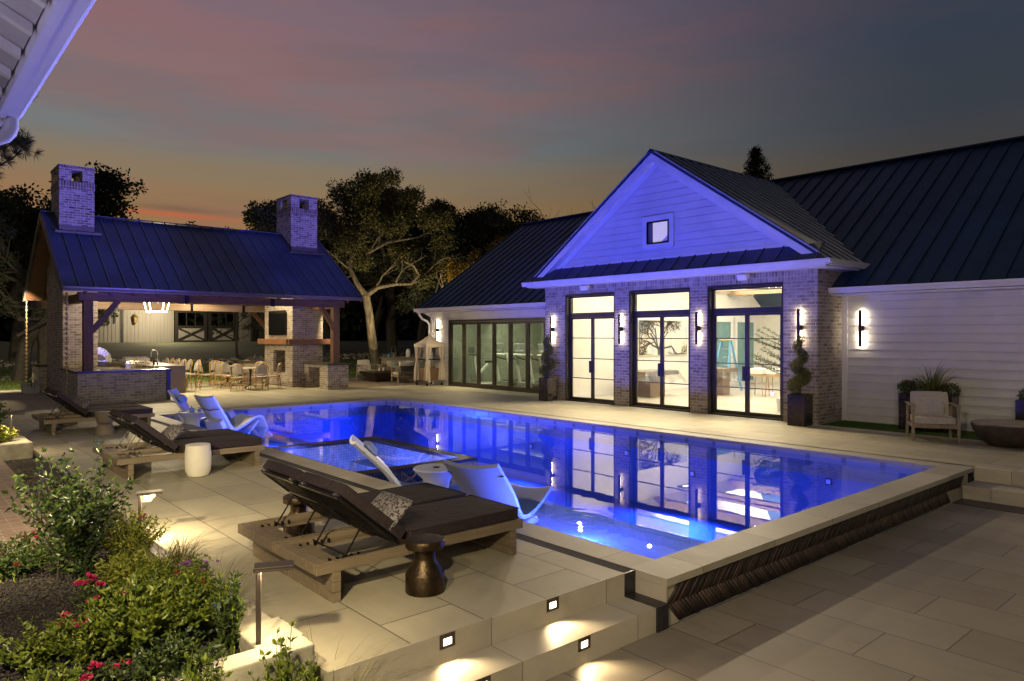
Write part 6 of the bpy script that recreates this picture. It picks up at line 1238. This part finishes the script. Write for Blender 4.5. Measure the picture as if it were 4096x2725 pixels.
l = thing('garden_spotlight', 'small ground spotlight at the foot of the forked oak', 'spotlight', (19.2, 33.2, -.02)); MB().lathe([(.05, 0), (.06, .12), (.05, .13)], 12, (19.2, 33.2, -.02)).build('housing', BLK, l); q = lamp('SPOT', 'lamp', (19.2, 33.2, .14), WARM, 210, l, target=(20.6, 34.8, 5.5), shadow_soft_size=.05); q.data.spot_size = R(75)
l2 = thing('garden_spotlight', 'second small ground spotlight in the lawn aimed at the oak crown', 'spotlight', (19.5, 30.9, 0)); MB().lathe([(.05, 0), (.06, .12), (.05, .13)], 12, (19.5, 30.9, 0)).build('housing', BLK, l2); q = lamp('SPOT', 'lamp', (19.5, 30.9, .16), WARM, 2500, l2, target=(22.5, 36, 8.3), shadow_soft_size=.05); q.data.spot_size = R(80); q.data.spot_blend = .7
specs = [('tall dark oak behind the left chimney, crown right of it', 7.5, 45, 10.3, 3.4), ('dark oak at the far left behind the brick column', 5.0, 44, 9.0, 3.0), ('dark oak with drooping limbs left of the pavilion gable', 2.6, 46, 8.6, 2.8), ('low far tree just right of the weather vane', 26.5, 76, 11.6, 3.4), ('round dark tree right of the lit oak', 26.6, 43, 11.6, 2.9), ('broad dark tree between the lit oak and the wing roof', 31.5, 45, 11.9, 3.0), ('reddish dark tree above the wing roof', 37.0, 46, 12.0, 3.0),
    ('dark tree close behind the right chimney', 17.2, 41, 9.9, 2.4), ('tree with dense low crown behind the terrace', 24.0, 47, 9.6, 2.9), ('shadowed tree behind the towel cart', 29.0, 50, 10.0, 3.2), ('dark tree behind the sideboard', 21.2, 50, 9.0, 3.0), ('dark tree far behind the wing gable', 35.0, 52, 10.5, 3.4), ('dark tree filling the gap behind the oak fork', 20.0, 42, 8.6, 2.6), ('dark leaning tree behind the yellow one', 28.6, 40, 9.4, 2.6), ('dark tree over the left end of the wing roof', 34.6, 41, 11.0, 3.2), ('dark tree rising beyond the middle of the wing roof', 40.5, 45, 12.2, 3.2), ('dark tree low between the oak crown and the wing roof', 30.4, 41, 9.6, 3.0), ('dark tree left of the brick chimney behind the gable', 3.6, 44, 8.4, 2.4), ('dense thicket tree at the left photo edge', .6, 42, 8.0, 3.0)]
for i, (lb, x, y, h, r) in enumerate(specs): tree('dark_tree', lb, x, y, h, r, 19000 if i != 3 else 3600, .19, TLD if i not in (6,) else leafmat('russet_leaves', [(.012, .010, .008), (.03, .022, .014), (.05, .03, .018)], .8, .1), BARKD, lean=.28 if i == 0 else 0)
tree('yellow_tree', 'yellow green autumn tree leaning over the wing roof edge', 25.6, 31.8, 6.6, 1.5, 6000, .10, TLY, BARK, blobs=[(22.9, 31.3, 5.1, .55, .8), (23.6, 31.4, 5.5, .7, .8), (24.4, 31.5, 5.6, .7, .8), (25.2, 31.6, 6.1, .8, .8), (26.2, 31.7, 6.8, .8, .8), (27.2, 31.9, 7.2, .7, .8), (24.2, 31.5, 4.9, .6, .7), (25.0, 31.5, 5.2, .6, .7)])
for i, (x, y, lb) in enumerate([(24.9, 36.5, 'thin leaning trunk right of the lit oak'), (26.2, 37, 'slim straight trunk behind the bar cabinet'), (27.6, 36, 'slim trunk behind the towel cart'), (18.2, 38, 'slender curved tree just right of the pavilion post'), (4.3, 36.5, 'thick trunk left of the pavilion gable end'), (5.4, 37.2, 'second thick trunk left of the brick column')]):
    t = thing('thin_tree' if i < 4 else 'thick_tree', lb, 'tree', (x, y, 0), 'trunks in the dark beyond the lawn'); m = MB(); tips = []; r = .10 if i < 4 else .30; limb(m, (x, y, -.1), (random.uniform(-.12, .12), 0, 1), 6.5, r, 0, tips, .3, 8, .5)
    for k in range(7): limb(m, (x + random.uniform(-.1, .1), y, random.uniform(1.8, 5)), (random.choice((-1, 1)), random.uniform(-.5, .5), random.uniform(.1, .8)), 1.7, r * .25, 1, tips, .5, 4)
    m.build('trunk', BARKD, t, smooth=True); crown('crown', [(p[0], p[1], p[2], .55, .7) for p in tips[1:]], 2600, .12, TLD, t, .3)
t = thing('sapling', 'young tree with thin white lower trunk on the lawn behind the bar stools', 'tree', (16.2, 44, .4)); m = MB(); m.tube([(16.2, 44, terrain_z(16.2, 44) - .1), (16.15, 44, 1.4), (16.2, 44, 3.4)], [.10, .07, .03], 7); tips = []
for k in range(9): limb(m, (16.18, 44, 1.6 + k * .2), (random.choice((-1, 1)), random.uniform(-.4, .4), .5), .9, .03, 1, tips, .5, 3)
m.build('trunk', BARKD, t); crown('crown', [(p[0], p[1], p[2], .3, .8) for p in tips], 1500, .10, TLD, t, .2)
for i, (x, y, h, lb) in enumerate([(45, 46, 12.2, 'bare branching tree above the wing roof near the gable'), (48, 45, 12.6, 'second bare tree nearer the gable edge')]):
    z0 = 1.4; t = thing('bare_tree', lb, 'tree', (x, y, z0), 'bare trees above the wing roof'); m = MB(); tips = []; limb(m, (x, y, 1.2), (0, 0, 1), h * .78, .22, 0, tips, .2, 7)
    for k in range(10): a = random.uniform(0, 6.28); limb(m, (x, y, h * random.uniform(.55, .85)), (math.cos(a), math.sin(a), .8), 2.6, .07, 2, tips, .55, 4)
    m.build('trunk', BARKD, t)
tree('round_tree', 'orange tinged treetop showing over the left slope of the gable', 56, 44, 13.0, 2.2, 3600, .2, TLY if 0 else leafmat('amber_leaves', [(.03, .02, .01), (.07, .04, .015)], .8, .1), BARKD, z0=1.4, grp=None)
wd = [(random.uniform(-50, 120), random.uniform(63, 82), random.uniform(1.5, 6.8), random.uniform(1.8, 3.4), .9) for _ in range(620)]
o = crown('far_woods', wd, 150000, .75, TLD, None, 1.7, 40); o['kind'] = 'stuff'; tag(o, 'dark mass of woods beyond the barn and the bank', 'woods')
l3 = thing('garden_spotlight', 'ground spotlight below the yellow autumn tree', 'spotlight', (22.3, 29.6, 0)); MB().lathe([(.05, 0), (.06, .12), (.05, .13)], 12, (22.3, 29.6, 0)).build('housing', BLK, l3); q = lamp('SPOT', 'lamp', (22.3, 29.6, .16), WARM, 900, l3, target=(24.4, 31.6, 5.6), shadow_soft_size=.05); q.data.spot_size = R(70); q.data.spot_blend = .7
# the cedar behind the right roof
t = thing('cedar_tree', 'pointed dark cedar top behind the main roof right of the gable ridge', 'tree', (31.5, 18.3, 0)); MB().tube([(31.5, 18.3, 0), (31.5, 18.3, 10.5)], [.25, .03], 8).build('trunk', BARKD, t); C = []
for k in range(420):
    u = random.random() ** .8; a = random.uniform(0, 6.28); rr_ = (1 - u) * 2.3 * random.uniform(.15, 1.15); C.append((31.5 + math.cos(a) * rr_, 18.3 + math.sin(a) * rr_, 6.2 + 4.6 * u + rr_ * .25))
P = np.repeat(np.array(C), 26, 0) + rng.normal(0, .09, (420 * 26, 3)); V, F = leaf_cloud(P, rng.normal(0, 1, P.shape) + [0, 0, .6], .12, .3); np_mesh('crown', V, F, TLD, t)
# pine boughs at the upper left
t = thing('pine_tree', 'dark pine boughs with long needles left of the chimney under the eave', 'tree', (1.3, 20, 0)); m = MB(); m.tube([(.6, 20, -.1), (.7, 20, 9)], [.2, .12], 8); V = []; F = []; ti = []
for (a, b, c), (dx, dz) in [((.7, 20, 5.9), (1, .28)), ((.7, 20, 5.3), (1, .15)), ((.7, 20, 6.5), (1, .12)), ((.7, 20, 5.1), (1, -.12)), ((.7, 20, 6.0), (1, -.02)), ((.7, 20, 7.0), (1, .1))]:
    p = Vector((a, b, c)); d = Vector((dx, random.uniform(-.3, .2), dz)).normalized(); ln = {5.9: 1.9, 5.3: 2.0, 6.5: 2.0, 5.1: 1.5, 6.0: 1.75, 7.0: 1.9}[c]; n = 9; pts = [p]
    for k in range(n): d = (d + Vector((random.gauss(0, .1), random.gauss(0, .12), random.gauss(.02, .1)))).normalized(); p = p + d * ln / n; pts.append(p); (k > 2) and ti.append((p, d))
    for q in pts[4:]:
        for s_ in range(2): e = (d + Vector((random.gauss(0, .7), random.gauss(0, .7), random.gauss(.1, .5)))).normalized(); r_ = q + e * .22; m.tube([q, r_], [.012, .006], 4); ti.append((r_, e))
    m.tube(pts, [.04 - .003 * k for k in range(n + 1)], 5)
m.build('trunk', BARKD, t); PP = []; DD = []
for p, d in ti:
    for k in range(46): a = Vector((random.gauss(0, 1), random.gauss(0, 1), random.gauss(0, 1))).normalized(); e = (Vector(d) * .9 + a).normalized(); PP.append(tuple(p)); DD.append(tuple(e))
V, F = leaf_cloud(np.array(PP), np.array(DD), .21, .05, .2, 0); np_mesh('needles', V, F, TLD, t)
# ================================================================== NEAR PLANTING
HOL = leafmat('holly_leaves', [(.010, .022, .008), (.022, .045, .012), (.045, .075, .015), (.085, .12, .02)], .3, .15)
GRN = leafmat('fresh_leaves', [(.05, .075, .010), (.10, .14, .016), (.19, .22, .03)], .4, .25)
YEL = leafmat('lime_leaves', [(.10, .13, .015), (.22, .24, .03), (.38, .38, .07)], .45, .3)
DKG = leafmat('deep_leaves', [(.012, .022, .007), (.03, .05, .012), (.06, .085, .02)], .45, .15)
def leafy(name, label, cat, x, y, z, stems, h, spread, size, per, lm, wr=.45, grp=None, up=.5, nodes=10, bare=.15, blooms=None, bsize=.02, bmat=None, rb=0.05, stick=.5):
    """stems fan from the base, each with leaves all along it; optional blossoms at some tips"""
    t = thing(name, label, cat, (x, y, z), grp); m = MB(); P = []; D = []; tips = []
    for s in range(stems):
        a = random.uniform(0, 6.283); sp = spread * math.sqrt(random.random()); p = Vector((x + math.cos(a) * rb * random.random(), y + math.sin(a) * rb * random.random(), z)); hh = h * random.uniform(.6, 1.0) * (1 - .35 * (sp / spread) ** 2); tgt = Vector((x + math.cos(a) * sp, y + math.sin(a) * sp, z + hh)); n = nodes; pts = []
        for k in range(n + 1):
            u = k / n; q = p.lerp(tgt, u); q += Vector((math.cos(a), math.sin(a), 0)) * (-.18 * sp * math.sin(math.pi * u)) + Vector((random.gauss(0, .006), random.gauss(0, .006), 0)); pts.append(q)
            if u > bare:
                for j in range(per): d = (tgt - p).normalized() * up + Vector((random.gauss(0, 1), random.gauss(0, 1), random.gauss(0, .6))).normalized(); P.append(tuple(q)); D.append(tuple(d))
        m.tube(pts, [.006 * (1 - k / n * .7) for k in range(n + 1)], 4, cap=False); tips.append(tuple(pts[-1]))
    m.build('stems', GRN if lm is not HOL else BARKD, t)
    V, F = leaf_cloud(np.array(P), np.array(D), size, wr, .35, .25); np_mesh('foliage', V, F, lm, t)
    if blooms:
        for k in range(blooms): c = random.choice(tips); petals('blossom', [(c[0] + random.gauss(0, .018), c[1] + random.gauss(0, .018), c[2] + .008) for _ in range(3)], bsize, bmat, t)
    return t
leafy('holly_shrub', 'big dark glossy holly shrub in the near bed in front of the brick path', 'shrub', 1.08, 6.25, .07, 64, 1.12, .42, .048, 4, HOL, .45, nodes=15, bare=.08, rb=.12)
leafy('lime_shrub', 'bright lime green shrub lit by the middle path light', 'shrub', 1.50, 6.45, .07, 110, .44, .34, .036, 4, YEL, .3, nodes=9, rb=.15, blooms=3, bsize=.018, bmat=PINK)
grass_clump('grass_tuft', 1.56, 5.72, .07, 190, .46, 'arching green grass tuft between the lime shrub and the purple flowers', 'grass tuft', BLADE, .7, .004, r0=.12)
grass_clump('grass_tuft', 1.80, 6.1, .07, 160, .34, 'rusty olive grass tuft spilling over the deck edge', 'grass tuft', leafmat('rust_blades', [(.10, .06, .015), (.17, .13, .03), (.12, .14, .03)], .6, .2), .9, .003, r0=.10)
leafy('purple_flowers', 'low plant with small purple flower clusters by the deck edge', 'flowers', 1.60, 5.25, .07, 34, .34, .18, .03, 4, GRN, .4, blooms=7, bsize=.014, bmat=PURP)
leafy('rose_bush', 'rose bush with a dense cluster of crimson pink blossoms in the middle of the bed', 'rose bush', 1.05, 5.15, .07, 30, .34, .20, .030, 3, DKG, .5, blooms=10, bsize=.020, bmat=PINK)
leafy('rose_bush', 'sprawling rose bush with pink blossoms left of the tall leafy plant', 'rose bush', .62, 4.72, .07, 34, .30, .26, .030, 3, GRN, .5, blooms=6, bsize=.022, bmat=PINK)
leafy('rose_bush', 'low rose bush with pink blossoms at the bottom edge', 'rose bush', .82, 4.12, .07, 20, .22, .16, .030, 3, DKG, .5, blooms=3, bsize=.022, bmat=PINK)
leafy('mint_bush', 'tall leafy upright plant with broad leaves at the bottom centre of the bed', 'bush', 1.05, 4.42, .07, 60, .50, .24, .042, 5, GRN, .45, nodes=15, up=1.0)
leafy('mint_bush', 'broad leaved bush with a few red flowers close to the bronze path light', 'bush', 1.38, 4.50, .07, 110, .42, .30, .034, 5, GRN, .42, nodes=14, up=.8, blooms=4, bsize=.014, bmat=RED)
leafy('mint_bush', 'olive green bush with thin stems behind the nearest path light', 'bush', 1.36, 5.0, .07, 130, .38, .30, .028, 5, GRN, .35, nodes=11, up=.8, blooms=3, bsize=.014, bmat=RED)
leafy('mint_bush', 'dark leafy bush low at the bottom edge right of the roses', 'bush', 1.15, 4.02, .07, 80, .26, .26, .036, 5, DKG, .45, nodes=9, up=.7)
leafy('blue_salvia', 'upright sprig with small blue flowers beside the nearest path light', 'flowers', 1.50, 4.22, .07, 16, .50, .09, .05, 4, DKG, .4, blooms=3, bsize=.012, bmat=leafmat('blue_petals', [(.05, .06, .45), (.12, .12, .7)], .6, .3), up=1.0)
leafy('ground_cover', 'low green ground cover with dark red flowers beside the holly on the left', 'flowers', .72, 6.85, .07, 110, .24, .52, .040, 4, DKG, .4, blooms=7, bsize=.02, bmat=RED, rb=.4)
leafy('ground_cover', 'patch of low green plants at the left edge of the near bed', 'flowers', .05, 6.6, .07, 90, .26, .5, .045, 4, DKG, .4, blooms=4, bsize=.02, bmat=RED, rb=.4)
grass_clump('grass_tuft', 1.80, 3.64, -.378, 150, .74, 'pale grass blades rising below the stone wall at the bottom edge', 'grass tuft', BLADE, .75, .004, r0=.16)
grass_clump('grass_tuft', 1.35, 3.62, -.378, 150, .76, 'tall dark grass at the bottom edge left of the pale blades', 'grass tuft', leafmat('dark_blades', [(.03, .045, .01), (.07, .09, .02)], .6, .2), .7, .004, r0=.2)
leafy('lower_plant', 'small leafed plant in front of the stone wall at the bottom edge', 'bush', 1.58, 3.62, -.378, 60, .78, .18, .036, 4, GRN, .5, up=1.0)
leafy('far_shrub', 'rounded green shrub in the far bed at the left edge', 'shrub', 1.25, 14.6, .15, 80, .80, .34, .055, 4, HOL, .5, nodes=11)
leafy('far_flowers', 'low lit shrub with pink and white flowers by the far path light', 'flowers', 1.42, 14.25, .15, 70, .30, .24, .05, 4, YEL, .35, blooms=4, bsize=.022, bmat=PINK, rb=.15)
leafy('far_flowers', 'second low flowering shrub at the far bed edge', 'flowers', 1.1, 14.15, .15, 60, .26, .3, .05, 4, GRN, .35, blooms=3, bsize=.022, bmat=RED, rb=.15)
leafy('mint_bush', 'yellow green leafy bush between the roses and the lime shrub', 'bush', 1.30, 5.55, .07, 90, .34, .30, .030, 5, YEL, .38, nodes=11, up=.8)
leafy('mint_bush', 'sprawling light green bush beside the sprawling roses', 'bush', .88, 4.62, .07, 80, .32, .30, .030, 4, GRN, .42, nodes=11, up=.9)
leafy('mint_bush', 'light green plant low at the bottom left of the bed', 'bush', .60, 4.15, .07, 50, .24, .20, .030, 4, GRN, .42, nodes=9, up=.9)
grass_clump('grass_tuft', 1.62, 4.85, .07, 220, .44, 'fine olive grass leaning over the wall behind the nearest path light', 'grass tuft', BLADE, .6, .003, r0=.18)
leafy('lower_plant', 'thin stemmed leafy plant hiding the left part of the stone wall', 'bush', 1.12, 3.62, -.378, 60, .82, .24, .036, 4, GRN, .5, up=1.0)
# near lawn blades as one mass
n = 60000; P = np.column_stack([rng.uniform(-6, 24, n), rng.uniform(30.5, 42, n), np.full(n, -.02)]); P[:, 2] = [terrain_z(a, b) if b > 35 else -.02 for a, b in P[:, :2]]; D = np.column_stack([rng.normal(0, .35, n), rng.normal(0, .35, n), np.ones(n)]); V, F = leaf_cloud(P, D, .085, .18, .4, 0)
o = np_mesh('grass', V, F, leafmat('lawn_blades', [(.03, .055, .01), (.06, .10, .015), (.12, .15, .03)], .7, .2)); o['kind'] = 'stuff'; tag(o, 'mown lawn grass beyond the pavilion and the dining tables', 'grass')
